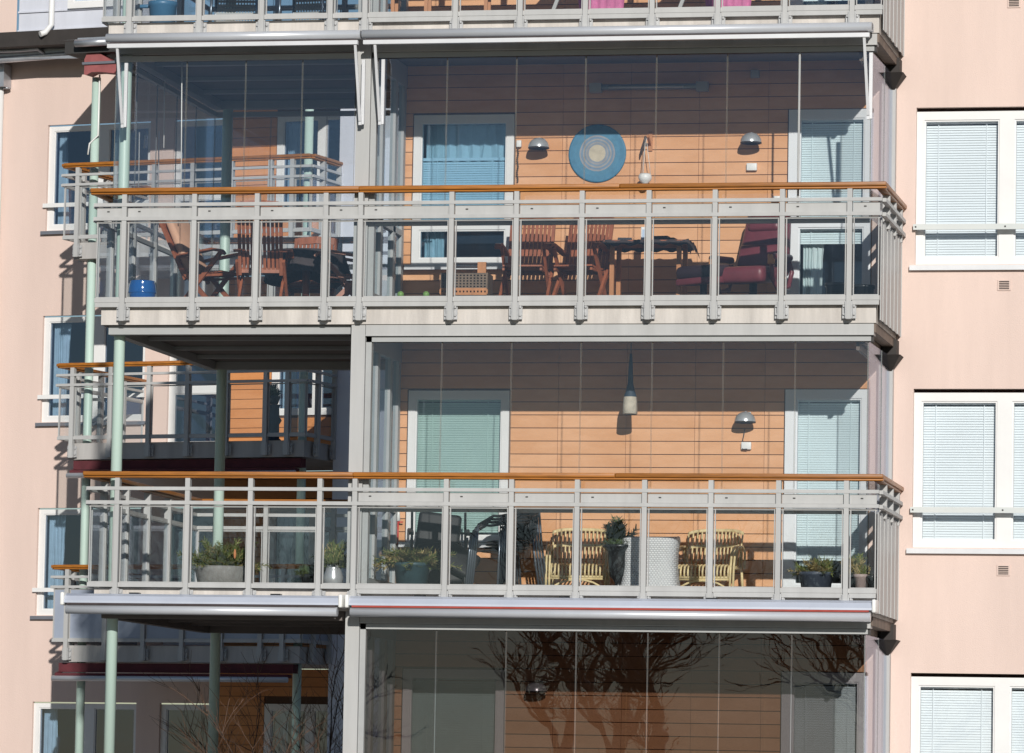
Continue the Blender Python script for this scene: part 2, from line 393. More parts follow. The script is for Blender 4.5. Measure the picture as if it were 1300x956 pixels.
def board_wall(parent, x0, x1, z0, z1, y, opens, mat='boards', row=.1335, joints=(), name='board_wall'):
    """cladding of separate horizontal boards over a dark backing, cut round the openings"""
    mb = MB(); wall_open(mb, x0, x1, z0, z1, y+.02, opens, .06, 1, 1)
    z = z0; r = 0; js = sorted(joints)
    while z < z1-.01:
        za, zb = z+.004, min(z+row-.004, z1)
        spans = [(x0, x1)]
        for o in opens:
            if zb > o[2] and za < o[3]:
                ns = []
                for a, b in spans:
                    if o[1] <= a or o[0] >= b: ns.append((a, b)); continue
                    if o[0] > a: ns.append((a, o[0]-.012))
                    if o[1] < b: ns.append((o[1]+.012, b))
                spans = ns
        for a, b in spans:
            cuts = [a]+[j for j in js if a+.05 < j < b-.05]+[b]
            for i in range(len(cuts)-1): mb.box(cuts[i]+.0018, cuts[i+1]-.0018, y, y+.018, za, zb, 0)
        z += row; r += 1
    return mb.build(name, [mat, 'board_gap'], parent)

# ------------------------------------------------------------------ near building
fb = thing('apartment_building', 'near apartment block with pale pink render and orange board cladding behind grey balconies', 'building')
ZB, ZT = -5.0, 3*H-.35
wx0 = at(1162.5, 240, YW).x
def wz(py, px=1163): return at(px, py, YW).z
win_open = []
ztop = wz(496)+.02; zbot = wz(695)-.0
for k in (-1, 0, 1, 2): win_open.append((wx0, wx0+2.02, zbot+k*H, ztop+k*H))
XO = 4.50           # where boards end and pink render begins
mb = MB(); wall_open(mb, XO, 9.5, ZB, ZT, YW, win_open, .07)
mb.quad((9.5, YW, ZB), (9.5, 13, ZB), (9.5, 13, ZT), (9.5, YW, ZT)); mb.quad((-.42, YW, ZB), (-.42, 13, ZB), (-.42, 13, ZT), (-.42, YW, ZT))
mb.quad((-.42, YW, ZT), (9.5, YW, ZT), (9.5, 13, ZT), (-.42, 13, ZT)); mb.quad((-.42, 13, ZB), (9.5, 13, ZB), (9.5, 13, ZT), (-.42, 13, ZT))
mb.build('render_wall', 'pink_render', fb)
for k, (a, b, c, d) in zip((-1, 0, 1, 2), win_open):
    f = .075; ym = YW+.06; x_m0 = wx0+.835; x_m1 = wx0+.985
    d2 = d-.035
    cells = [(a+.075, x_m0, c+f, d2-f-.01), (x_m1, b-.075, c+f, d2-f-.01)]
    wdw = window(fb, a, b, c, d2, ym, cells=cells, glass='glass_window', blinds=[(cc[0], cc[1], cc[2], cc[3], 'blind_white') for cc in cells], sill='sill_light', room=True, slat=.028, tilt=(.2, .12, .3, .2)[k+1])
    bar = MB(); zb = at(1200, 288, YW-.05).z-H+k*H
    bar.box(a-.015, b+.015, YW-.06, YW-.035, zb-.028, zb+.028); bar.box(a, a+.02, YW-.0245, ym, zb-.02, zb+.02); bar.box((x_m0+x_m1)/2-.01, (x_m0+x_m1)/2+.01, YW-.0245, ym, zb-.02, zb+.02)
    for xx in (a+.01, (x_m0+x_m1)/2): bar.box(xx-.008, xx+.008, YW-.063, YW-.0605, zb-.008, zb+.008, 1)
    bar.build('safety_bar', ['bar_light', 'dark_gap'], wdw)
# wall vents
for px, py in ((1275, 362), (1274, 724), (1287.5, 3)):
    p = at(px, py, YW); v = MB(); v.box(p.x-.065, p.x+.065, YW-.012, YW-.001, p.z-.055, p.z+.055)
    for i in range(5): v.box(p.x-.05, p.x+.05, YW-.02, YW-.0125, p.z-.04+i*.018, p.z-.032+i*.018, 1); 
    v.build('vent', ['pink_render', 'corbel'], fb)
# board walls per storey, windows and doors
wa, wb = at(524, 250, YW).x, at(651.5, 250, YW).x
da, db = at(1000.5, 250, YW).x, at(1106, 250, YW).x
zw1 = at(580, 146, YW).z-H; zw0 = at(580, 336, YW).z-H
ztr = at(580, 288, YW).z-H; zdt = at(1050, 139, YW).z-H
JO = [at(p, 200, YW).x for p in (714, 800, 887)]+[at(975, 200, YW).x]
for k in (-1, 0, 1, 2):
    z = k*H; f0 = z-1.15; cz = z+H-1.37
    ops = [(wa, wb, zw0+z, zw1+z), (da, db, f0, zdt+z)]
    board_wall(fb, -.40, XO, f0, cz, YW, ops, joints=JO)
    gl = {1: 'glass_window_blue', 0: 'glass_window_teal', -1: 'glass_window', 2: 'glass_window_blue'}[k]
    bl = {1: 'blind_pale', 0: 'blind_teal', -1: 'blind_teal', 2: 'blind_blue'}[k]
    fw = .075; t0, t1 = z+ztr-.03, z+ztr+.03
    cells = [(wa+fw, wb-fw, t1, zw1+z-fw), (wa+fw, wb-fw, zw0+z+fw*.8, t0)]
    bls = [(wa+fw+.0, wb-fw, t1, zw1+z-fw-(.36 if k == 1 else 0), bl)]
    if k == 0: bls.append((wa+fw, wb-fw, t0-.25, t0, bl))
    wdw = window(fb, wa, wb, zw0+z, zw1+z, YW-.01, cells=cells, glass=gl, blinds=bls, sill='sill_light',
           curtains=([(wa+.1, wa+.30, zw0+z+.06, zw1+z-.08, 'curtain')] if k != 0 else [])+([(wa+.1, wb-.1, zw1+z-.46, zw1+z-.08, 'curtain')] if k == 1 else []))
    dcells = [(da+.11, db-.07, t1, zdt+z-.09), (da+.11, db-.07, f0+.16, t0)]
    dbl = [(da+.11, db-.07, t1, zdt+z-.09, 'blind_pale')]
    dbl.append((da+.11, db-.07, t0-(.14 if k == 1 else .50), t0, 'blind_pale'))
    window(fb, da, db, f0+.01, zdt+z, YW-.015, name='balcony_door', cells=dcells, frame='door_white', glass='glass_window', blinds=dbl,
           curtains=[(da+.14, da+.34, f0+.2, t0-.1, 'curtain')])
# inside end face of the room bay: fixed window wall that closes its left end
for k in (-1, 0, 1, 2):
    z = k*H; f = MB()
    y0, y1 = .22, YW-.02; xx = -.36
    f.box(xx-.03, xx+.03, y0, y1, z-1.13, z-1.02); f.box(xx-.03, xx+.03, y0, y1, z+1.25, z+1.47)
    for yy in (y0, .62, 1.18, y1-.12): f.box(xx-.028, xx+.028, yy, yy+.10, z-1.02, z+1.25)
    f.box(xx-.028, xx+.028, y0+.1, y1-.12, z-.30, z-.24)
    fo = f.build('side_window', 'grey_metal_dark', fb)
    p = MB(); p.quad((xx, y0, z-1.02), (xx, y1, z-1.02), (xx, y1, z+1.25), (xx, y0, z+1.25)); p.build('pane', 'glass_window_teal', fo)

# tall slim column of pressed metal standing against the pink wall
x0, x1 = at(1119.5, 180, YW-.08).x, at(1137, 180, YW-.08).x
c = MB(); xm = (x0+x1)/2; c.box(x0, xm-.006, YW-.13, YW-.004, -5, ZT-.3); c.box(xm+.006, x1, YW-.11, YW-.004, -5, ZT-.3); c.box(xm-.006, xm+.006, YW-.09, YW-.004, -5, ZT-.3, 1)
tag(c.build('wall_column', ['grey_metal', 'grey_metal_dark']), 'slim grey metal column with a centre groove standing against the pink wall', 'column')

# ------------------------------------------------------------------ balcony builder
PX = [-2.818, -2.091, -1.444, -.737, -.381, .543, 1.198, 1.855, 2.523, 3.179, 3.843, 4.505]
XL, XR = -3.174, 4.842
YB = 4.08           # depth of the free-standing left part

def railing(par, path, zt, posts, closed_panels=None, fascia=(), glass='glass_rail', wood='handrail_wood', post_w=.048, slab_b=-1.36, bot=-1.13, brackets=True, metal='grey_metal', metal2='galvanised', gap_bottom=(), inset=.0):
    """railing along a polyline 'path' [(x,y)..]; posts per segment as lists of distances; fascia: set of segment indices"""
    pts = [Vector((x, y, 0)) for x, y in path]
    hr = MB(); b1 = MB(); b2 = MB(); br = MB()
    for i in range(len(pts)-1):
        p, q = pts[i], pts[i+1]; d = (q-p).normalized(); nrm = Vector((d.y, -d.x, 0))   # outward, for a path that runs left to right along the front
        e = d*.06
        hp, hq = p-(e if i == 0 else d*.0), q+(e if i == len(pts)-2 else d*.0)
        nseg = max(1, round((hq-hp).length/2.2))
        for j in range(nseg):
            ja, jb = hp.lerp(hq, j/nseg)+d*(.0012 if j else 0), hp.lerp(hq, (j+1)/nseg)-d*(.0012 if j < nseg-1 else 0)
            hr.bar(ja, jb, .125, .042, off=(0, 0, zt-.021))
        hr.bar(hp, hq, .085, .022, off=(0, 0, zt-.0535), m=1)
        def turn(j): return j == 0 or j == len(pts)-1 or (pts[j]-pts[j-1]).normalized().dot((pts[j+1]-pts[j]).normalized()) < .99
        pe, qe = p-d*(.02 if turn(i) else 0), q+d*(.02 if turn(i+1) else 0)
        b1.bar(pe, qe, .045, .034, off=nrm*.03+Vector((0, 0, zt-.170)))
        b2.bar(pe, qe, .045, .036, off=nrm*.03+Vector((0, 0, zt-.310)))
        L = (q-p).length; ts = posts[i]
        br.bar(p, q, .04, .045, off=(0, 0, zt+bot)); br.bar(p, q, .012, .014, off=(0, 0, zt-.345))
        for t in ts:
            c = p+d*t; po = MB()
            po.bar(c+Vector((0, 0, zt+slab_b+.02)), c+Vector((0, 0, zt-.065)), post_w, .07, up=nrm, off=nrm*.012)
            pob = po.build('post', metal, par)
            if brackets:
                k = MB()
                for s_ in (-1, 1):
                    cc = c+d*(s_*(post_w/2+.026)); k.bar(cc+Vector((0, 0, zt-1.33)), cc+Vector((0, 0, zt-1.175)), .036, .008, up=nrm, off=nrm*(-.012))
                    k.bar(c+d*(s_*(post_w/2+.007))+Vector((0, 0, zt-1.335)), c+d*(s_*(post_w/2+.007))+Vector((0, 0, zt-1.165)), .012, .05, up=nrm, off=nrm*.012)
                    for zz in (-1.29, -1.21): k.tube([cc+nrm*(-.006)+Vector((0, 0, zt+zz)), cc+nrm*.012+Vector((0, 0, zt+zz))], .012, 6)
                k.build('bracket', metal2, pob)
        ed = [0]+list(ts)+[L]
        for a, b in zip(ed[:-1], ed[1:]):
            if b-a < .12: continue
            a2, b2_ = a+post_w/2+.012, b-post_w/2-.012
            if a == 0: a2 = .01
            if b == L: b2_ = L-.01
            g_ = MB(); g_.bar(p+d*a2, p+d*b2_, .008, abs(bot)-.345, off=(0, 0, zt+(bot-.34)/2)); 
            g_.build('glass_panel', glass, par)
            fr = MB()
            fr.ring(p+d*a2, p+d*b2_, nrm, zt+bot+.0235, zt-.336, .009, .013)
            fr.build('panel_frame', metal, par)
            if i in fascia:
                fa = MB(); fa.bar(p+d*(a2-.005), p+d*(b2_+.005), .02, .092, off=(0, 0, zt-.242), m=0)
                fa.bar(p+d*(a2+.10), p+d*(a2+.125), .004, .012, off=nrm*.012+Vector((0, 0, zt-.235)), m=1)
                fa.build('fascia_panel', [metal, 'dark_gap'], par)
                if i not in gap_bottom:
                    fb_ = MB(); fb_.bar(p+d*(a2-.005), p+d*(b2_+.005), .03, .044, off=(0, 0, zt+bot-.046)); fb_.build('kick_panel', metal, par)
    hr.build('handrail', [wood, wood], par, bevel=.008); b1.build('rail_bar', metal, par); b2.build('rail_bar', metal, par); br.build('bottom_rail', metal, par)

GLX = [at(x, 200, .10).x for x in (478, 566, 654, 742, 832, 922, 1013, 1105)]
GLXL = [at(x, 150, .10).x for x in (146, 236, 311, 383, 451)]
PILX0, PILX = at(453, 100, .05).x, at(470.5, 100, .05).x
def panes(par, pts, z0, z1, gm='glass'):
    """frameless glazing: one sheet per bay with pale polished edges"""
    for a, b in zip(pts[:-1], pts[1:]):
        a, b = Vector((a[0], a[1], 0)), Vector((b[0], b[1], 0)); d = (b-a).normalized(); p = MB(); tw = Vector((-d.y, d.x, 0))*random.uniform(-.003, .003)
        p.bar(a+d*.006-tw, b-d*.006+tw, .008, z1-z0, off=(0, 0, (z0+z1)/2), m=0)
        for c in (a+d*.0045, b-d*.0045): p.bar(c+Vector((0, 0, z0)), c+Vector((0, 0, z1)), .003, .009, m=1, up=(d.y, -d.x, 0))
        p.build('glazing_pane', [gm, 'glass_edge'], par)

def balcony(k, label, left_glazed, left_fascia):
    z = k*H
    par = thing('balcony', label, 'balcony', (0, 0, z))
    # slab
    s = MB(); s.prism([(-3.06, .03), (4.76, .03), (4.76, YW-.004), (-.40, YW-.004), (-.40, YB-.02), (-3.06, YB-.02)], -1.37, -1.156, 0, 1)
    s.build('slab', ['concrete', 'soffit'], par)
    s = MB(); s.prism([(-3.02, .07), (4.72, .07), (4.72, YW-.03), (-.43, YW-.03), (-.43, YB-.06), (-3.02, YB-.06)], -1.1555, -1.15); s.build('floor_covering', 'floor_dark', par)
    # edge beam below the slab of the right part + left beams
    e = MB(); e.box(PILX+.006, 4.74, .046, .17, -1.475, -1.375); e.box(PILX+.006, 4.74, .035, .18, -1.487, -1.475)
    e.build('edge_beam', 'grey_metal', par); e = MB(); e.box(PILX+.006, 4.73, .075, .17, -1.545, -1.488)
    e.build('track_shade', 'dark_gap', par)  # near-black box paints the shade of the recess above the panes
    e = MB(); e.box(-3.0, -.5, .10, .2, -1.46, -1.373); e.box(-3.0, -2.9, .2, YB-.1, -1.46, -1.373); e.box(-2.9, -.42, YB-.2, YB-.1, -1.46, -1.373)
    for yy in (1.2, 2.2, 3.1): e.box(-2.9, -.42, yy, yy+.07, -1.41, -1.373)
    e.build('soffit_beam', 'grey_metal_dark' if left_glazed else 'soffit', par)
    # railing: left side (back to front), front, right side (front to wall)
    rend = (4.79, 1.88)
    left_p = [.35, 1.15, 1.95, 2.75, 3.55]
    path = [(-2.0+1.58, YB-.04), (XL+.06, YB-.04), (XL+.06, -.03), (XR-.06, -.03)]
    # left side and back as one railing (outward is -x / +y), front + right as another
    front = [x-(XL+.06) for x in PX[:5]]
    fl = XL+.06
    split = -.40
    railing(par, [(fl, -.03), (split, -.03), (XR-.04, -.03)], 0, [[x-fl for x in PX[:4]], [x-split for x in PX[4:]]], fascia=(0, 1) if left_fascia else (1,), gap_bottom=(() if left_glazed else (0,)))
    railing(par, [(-.45, YB), (fl, YB), (fl, .04)], -.003, [[.5, 1.15, 1.9], left_p], fascia=(), brackets=False)
    # right return: handrail, bars and flat posts, clad below with profiled sheet
    d = Vector((rend[0]-(XR-.04), rend[1]+.03, 0)); L = d.length; d.normalize(); p0 = Vector((XR-.04, -.03, 0)); nr = Vector((1, 0, 0))
    r = MB(); r.bar(p0, p0+d*L, .125, .042, off=(0, 0, -.024)); r.bar(p0, p0+d*L, .085, .022, off=(0, 0, -.0565)); r.build('handrail', 'handrail_wood', par, bevel=.008)
    r = MB()
    for zz in (-.17, -.31): r.bar(p0, p0+d*L, .05, .036, off=(.03, 0, zz-.003))
    r.build('rail_bar', 'grey_metal', par)
    for t in (.5, 1.05, 1.6):
        r = MB(); c_ = p0+d*t; r.box(c_.x-.035, c_.x+.035, c_.y-.03, c_.y+.03, -.40, -.065); r.build('post', 'grey_metal', par)
    r = MB(); n = 12
    for i in range(n):
        ya, yb = .05+i*(1.8/n), .05+(i+1)*(1.8/n); xa = 4.80+(.007 if i % 2 else 0)
        r.box(xa-.004, xa+.004, ya, yb, -1.34, -.36)
        r.box(4.797, 4.811, yb-.003, yb+.003, -1.339, -.361)
    r.build('side_sheet', 'grey_metal', par)
    # brown under-beam on the right and the pyramid bracket on the wall
    r = MB(); r.box(4.55, 4.585, .19, YW-.1, -1.62, -1.374); r.box(4.60, 4.635, .19, YW-.1, -1.56, -1.374); r.box(4.65, 4.76, .05, YW-.01, -1.46, -1.374); r.build('under_beam', 'brown_beam', par)
    r = MB(); cx, cz = at(1131, 425, YW-.12).x, -1.545; b0 = len(r.v); rr = .118; y1, y0 = YW-.005, YW-.30
    r.v += [(cx-rr, y0, cz), (cx+rr, y0, cz), (cx+rr, y1, cz), (cx-rr, y1, cz), (cx, (y0+y1)/2+.06, cz-.165)]
    for q in ((0, 1, 2, 3), (0, 4, 1), (1, 4, 2), (2, 4, 3), (3, 4, 0)): r.face([b0+i for i in q])
    r.box(cx-.07, cx+.07, YW-.22, YW-.006, cz+.001, cz+.16)
    r.build('corbel', 'corbel', par)
    # glazing, right part
    head = H-1.545
    gz0 = -.33
    panes(par, [(x, .10) for x in GLX], gz0, head, 'glass_shade_tint' if k == -1 else 'glass')
    panes(par, [(GLX[-1], .105), (GLX[-1]+.02, 1.0), (GLX[-1]+.03, YW-.03)], gz0, head)
    fr = MB(); fr.box(PILX+.004, GLX[0]-.004, .075, .16, -1.13, head+.06); fr.box(GLX[0]-.002, GLX[-1]+.03, .07, .13, head+.003, head+.055); fr.box(GLX[0]-.002, GLX[-1], .08, .12, gz0-.05, gz0-.004)
    fr.box(GLX[-2]+.0, GLX[-2]+.018, .082, .09, gz0, head) if k == 1 else None
    fr.build('glazing_track', 'grey_metal_dark', par)
    if left_glazed:
        panes(par, [(x, .10) for x in GLXL], gz0, head)
        xl = GLXL[0]
        panes(par, [(xl, .105+i*(YB-.25)/5) for i in range(6)], gz0, head)
        panes(par, [(xl+i*(-.48-xl)/4, YB-.13) for i in range(5)], gz0, head)
        fr = MB(); fr.box(xl, GLXL[-1], .07, .13, head+.003, head+.055); fr.box(xl-.03, xl+.03, .14, YB-.17, head+.003, head+.055); fr.box(xl, -.46, YB-.16, YB-.10, head+.003, head+.055)
        fr.build('glazing_track', 'grey_metal_dark', par)
    return par
balcony(2, 'topmost balcony, cut off by the top edge, with white roller awnings under it', True, False)
balcony(1, 'upper glazed balcony with the blue disc on its orange wall', True, True)
balcony(0, 'lower balcony with yellow rattan chairs and an open unglazed left end', False, False)
balcony(-1, 'bottom balcony in deep shade below the red striped awning', False, False)
# dividing pillar and round columns
c = MB(); c.box(PILX0, PILX, .05, .20, -5, ZT-.5)
tag(c.build('support_pillar', 'grey_metal'), 'broad pale grey square pillar dividing the balconies into two parts', 'pillar')
for (x, y, lab) in ((-2.935, .28, 'mint green round column at the front left corner of the near balconies'), (-2.845, 3.94, 'round column at the back of the open left balcony part, dark in shade')):
    c = MB(); c.tube([(x, y, -5), (x, y, 3*H+1)], .056, 20)
    tag(c.build('round_column', 'mint_paint'), lab, 'column', 'round columns under the near balconies')

# ------------------------------------------------------------------ awnings of the near building
def awning(name_label, x0, x1, z, y, style, arms=()):
    t = thing('awning', name_label, 'awning', ((x0+x1)/2, y, z), 0, 'roller awnings of the near balconies'); L = (x1-x0)/2
    if style == 'drop':
        m = MB(); m.tube([(-L, 0, .05), (L, 0, .05)], .046, 16); m.box(-L, L, .0, .15, .02, .092); m.build('cassette', 'silver', t)
        m = MB(); m.box(-L+.02, L-.02, -.045, .01, -.055, -.014); m.build('front_bar', 'sill_light', t)
        m = MB(); m.box(-L+.04, L-.04, -.012, .004, -.014, .01); m.build('fabric', 'cloth_dark', t)
        for i, ax in enumerate(arms):
            a = MB(); a.bar((ax-(x0+x1)/2, -.02, -.05), (ax-(x0+x1)/2+.03, .12, -.80), .024, .026, up=(1, 0, 0)); a.build('arm', 'sill_light', t)
            b = MB(); cx = ax-(x0+x1)/2+.045; b.box(cx-.014, cx+.02, .145, .172, -.83, -.18); b.box(cx-.03, cx+.0, .12, .15, -.84, -.74); b.build('arm_bracket', 'sill_light', t)
    else:
        m = MB(); n = 8
        pr = [(-.02, .04), (-.15, .045), (-.21, .02), (-.235, -.03), (-.235, -.05), (-.02, -.05)]
        b0 = len(m.v); k = len(pr)
        for xx in (-L, L): m.v += [(xx, yy, zz) for yy, zz in pr]
        for i in range(k): j = (i+1) % k; m.face([b0+i, b0+j, b0+k+j, b0+k+i], 0)
        m.face([b0+i for i in range(k)][::-1]); m.face([b0+k+i for i in range(k)])
        m.build('cassette', 'awning_case', t)
        m = MB(); m.tube([(-L+.035, -.20, -.115), (L-.035, -.20, -.115)], .045, 16); m.build('front_bar', 'silver', t)
        m = MB(); m.box(-L+.05, L-.05, -.232, -.20, -.0695, -.0505); m.build('fabric', 'red_fabric' if style == 'red' else 'cloth_dark', t)
        for s_ in (-1, 1):
            m = MB(); m.box(s_*L-.02, s_*L+.02, -.25, .0, -.075, .055); m.build('end_cap', 'white_plastic', t, bevel=.015)
        for xx in [(-L+.7)+i*1.45 for i in range(int((2*L-.9)/1.45)+1)]:
            m = MB(); m.box(xx-.05, xx+.05, -.10, -.02, .0455, .062); m.build('clip', 'black_metal', t)
        m = MB(); m.box(-L+.1, L-.1, -.19, -.02, -.14, -.115); m.build('folded_arm', 'grey_metal_dark', t)
    return t
ay = -.20
za = at(640, 43.5, ay).z-.03
awning('white roller awning above the left half of the upper glazed balcony', at(135.5, 42, ay).x, at(458, 42, ay).x, za, ay, 'drop', [at(149, 90, ay).x, at(451, 90, ay).x])
awning('long white roller awning above the right half of the upper glazed balcony', at(460, 42, ay).x, at(1107, 42, ay).x, za, ay, 'drop', [at(476, 90, ay).x, at(1097, 90, ay).x])
zl = at(640, 760, -.2).z-.03
awning('grey cassette awning with no red stripe, below the open left half of the lower balcony', at(80, 765, -.2).x, at(433, 765, -.2).x, zl, 0, 'plain')
awning('long grey cassette awning with a red fabric stripe, below the lower balcony', at(441, 765, -.2).x, at(1110, 765, -.2).x, zl, 0, 'red')

# ------------------------------------------------------------------ rear wing
rb = thing('apartment_building', 'rear wing with pink render, metal clad top storey and its own railed balconies', 'building', R0, RANG)
DW = 2.6
def rz(py, px=100, d=DW): return rear(px, py, d)[1]
def rs(px, py=450, d=DW): return rear(px, py, d)[0]
w1a, w1b = rs(53, 460), rs(184, 460); z1t, z1b = rz(401, 60), rz(536, 60)
d1a, d1b = rs(212.5, 500), rs(282.5, 500); zd1 = z1t+.0; zdb = rz(570, 250)
w3a, w3b = rs(345.5, 480), rs(345.5, 480)+1.5; z3b = rz(527, 380)
SOR = rs(283.5, 500)
opens = []
for k in (-1, 0, 1, 2):
    o = (k-1)*H; opens.append((w1a, w1b, z1b+o, z1t+o)); opens.append((d1a, d1b, zdb+o, zd1+o))
mb = MB(); ztop_r = rz(62, 60); S0 = -9
wall_open(mb, S0, SOR, -5, ztop_r+.2, DW, opens, .06)
mb.build('render_wall', 'pink_render_far', rb)
for k in (-1, 0, 1, 2):
    o = (k-1)*H
    f = .085
    a, b, c_, d_ = w1a, w1b, z1b+o, z1t+o
    m0, m1 = a+(b-a)*.46, a+(b-a)*.585
    cells = [(a+f, m0, c_+f, d_-f), (m1, b-f*.6, c_+f, d_-f)]
    wdw = window(rb, a, b, c_, d_-.02, DW+.05, cells=cells, glass='glass_far', sill='sill_metal', curtains=[(a+f, a+f+.24, c_+.1, d_-.1, 'curtain')] if k != 2 else [(a+f, a+f+.16, c_+.1, d_-.1, 'curtain')])
    br = MB(); zb = c_+(d_-c_)*.235; br.box(a-.03, b+.02, DW-.05, DW-.02, zb-.03, zb+.03); br.build('safety_bar', 'white_paint', wdw)
    zt_ = c_+(d_-c_)*.28; zlo = zdb+o
    cells = [(d1a+f, d1b-f*.7, zt_+.05, d_-f), (d1a+f, d1b-f*.7, zlo+.1, zt_-.05)]
    window(rb, d1a, d1b, zlo, d_-.02, DW+.05, name='balcony_door', cells=cells, glass='glass_far')
    z3 = z3b+o
    board_wall(rb, SOR+.004, w3b+1.2, k*H-1.15, k*H+1.48, DW, [(w3a, w3b, z3, d_)], mat='boards_far', row=.14, joints=())
    m3 = w3a+.72
    window(rb, w3a, w3b, z3, d_, DW-.01, cells=[(w3a+.1, m3-.06, z3+f, d_-f), (m3+.06, w3b-f, z3+f, d_-f)], glass='glass_far', curtains=[(w3a+.1, w3a+.3, z3+.1, d_-.1, 'curtain')])
# grey flank beyond the boards
mb = MB(); s0 = rear(431, 200, .9)[0]
for i in range(5): mb.box(s0+i*.3, s0+i*.3+.285, .9-.0, 1.0, -5, 2*H+1.55)
mb.box(s0, s0+2.6, 1.0, DW-.03, -5, 2*H+1.5)
mb.build('grey_panelling', 'grey_clad', rb)
# eaves, gutters, metal clad top storey
de = 2.12
a_, b_ = rear(-20, 77, de), rear(108, 67, de)
mb = MB(); mb.tube([(a_[0]-3, de, a_[1]+.1), (a_[0], de, a_[1]), (b_[0], de, b_[1])], .06, 12); mb.build('gutter', 'zinc', rb)
mb = MB(); mb.bar((a_[0]-3, de+.3, a_[1]+.13), (b_[0]+.9, de+.3, b_[1]+.02), .5, .05); mb.build('eaves', 'corbel', rb)
mb = MB(); mb.box(S0, b_[0]+.9, 1.75, DW+.2, b_[1]+.08, b_[1]+.30); mb.build('eaves_board', 'corbel', rb)
dg = -.28; dl = 2.0
a_, b_ = rear(-20, 57.5, dl), rear(101, 54.5, dl)
mb = MB(); mb.tube([(a_[0]-3, dl, a_[1]+.1), (a_[0], dl, a_[1]), (b_[0], dl, b_[1])], .055, 12); mb.bar((a_[0]-3, dl+.07, a_[1]+.12), (b_[0], dl+.07, b_[1]+.03), .03, .11); mb.bar((a_[0]-3, dl+.09, a_[1]-.04), (b_[0], dl+.09, b_[1]-.14), .04, .15)
q0, q1, q2 = rear(25, 64, dl-.02), rear(48, 62, dl-.02), rear(53, 68, dl-.02)
mb.tube([(q0[0]-1, dl-.02, q0[1]+.02), (q0[0], dl-.02, q0[1]), (q1[0], dl-.02, q1[1]), (q2[0], dl+.1, q2[1])], .028, 8); mb.build('gutter', 'zinc', rb)
a_, b_ = rear(96, 55, dg), rear(138, 53, dg)
mb = MB(); mb.tube([(a_[0], dg, a_[1]), (b_[0], dg, b_[1])], .055, 12); mb.bar((a_[0], dg+.07, a_[1]+.03), (b_[0], dg+.07, b_[1]+.03), .03, .11)
mb.build('gutter', 'zinc', rb)
cs0, cs1 = rear(24, 30, 1.9)[0], rear(139, 30, 1.9)[0]
mb = MB(); zc = rear(80, 50, 1.9)[1]
mb.box(cs0, cs1+.5, 1.9, 3, zc-.05, zc+3.5)
for zz in (.02, .30, .62): mb.box(cs0-.005, cs1+.5, 1.87, 1.899, zc+zz+.12, zc+zz+.145)
mb.build('metal_cladding', 'grey_clad', rb)
a_ = rear(86, 11, 1.83); b_ = rear(140, 11, 1.83)
window(rb, a_[0], b_[0]+.3, a_[1], a_[1]+1.2, 1.82, cells=[(a_[0]+.09, b_[0]+.2, a_[1]+.09, a_[1]+1.1)], glass='glass_window', curtains=[(a_[0]+.09, b_[0]+.2, a_[1]+.09, a_[1]+1.1, 'curtain')], room=False)
p = rear(65.5, 20, 1.78); q = rear(62, 42, 1.78)
mb = MB(); mb.tube([(p[0], 1.78, p[1]+2.2), (p[0], 1.78, q[1]+.12), (q[0]-.03, 1.72, q[1]), (q[0]-.08, 1.66, q[1]-.03)], .045, 10); mb.build('downpipe', 'white_paint', rb)
mb = MB(); mb.quad((S0, 1.85, zc-.05), (cs0-.01, 1.85, zc-.05), (cs0-.01, 1.85, zc+4), (S0, 1.85, zc+4)); mb.build('render_wall', 'pink_render_far', rb)
p = rear(1, 110, DW-.1); q = rear(-2, 380, DW-.1)
mb = MB(); mb.tube([(p[0], DW-.1, p[1]), (p[0], DW-.1, -5)], .05, 10); mb.build('downpipe', 'white_paint', rb)
mb = MB(); mb.box(p[0]-.13, p[0]+.13, DW-.25, DW-.02, p[1]-.02, p[1]+.32); mb.tube([(p[0]+.1, DW-.1, p[1]-.04), (p[0]+.1, DW-.1, p[1]-.021)], .06, 10); mb.build('rainwater_head', 'zinc', rb)
# brown-red beam head on top of the rear corner column, bearing the eaves
p0 = rear(107, 80, -.1)[0]; p1 = rear(145, 80, -.1)[0]; zt_, zb_ = rear(120, 66, -.1)[1], rear(120, 94, -.1)[1]
mb = MB(); prof = [(p0, zb_), (p0+.03, zb_-.01), (p0+.12, zb_+.03), (p0+.24, zb_+.03), (p1, zb_+.0), (p1+.1, zb_+.10), (p0+.20, zt_), (p0+.05, zt_+.01), (p0, zt_-.1)]
b0 = 0; k = len(prof)
for dd in (-.1, .12): mb.v += [(s_, dd, z_) for s_, z_ in prof]
mb.face(list(range(k))); mb.face(list(range(k, 2*k))[::-1])
for i in range(k): j = (i+1) % k; mb.face([i, j, k+j, k+i])
zz = (zt_+zb_)/2; mb.box(p0-.02, p1+.05, -.13, -.105, zz-.02, zz+.015, 1)
mb.build('beam_head', ['rust_trim', 'sill_metal'], rb)

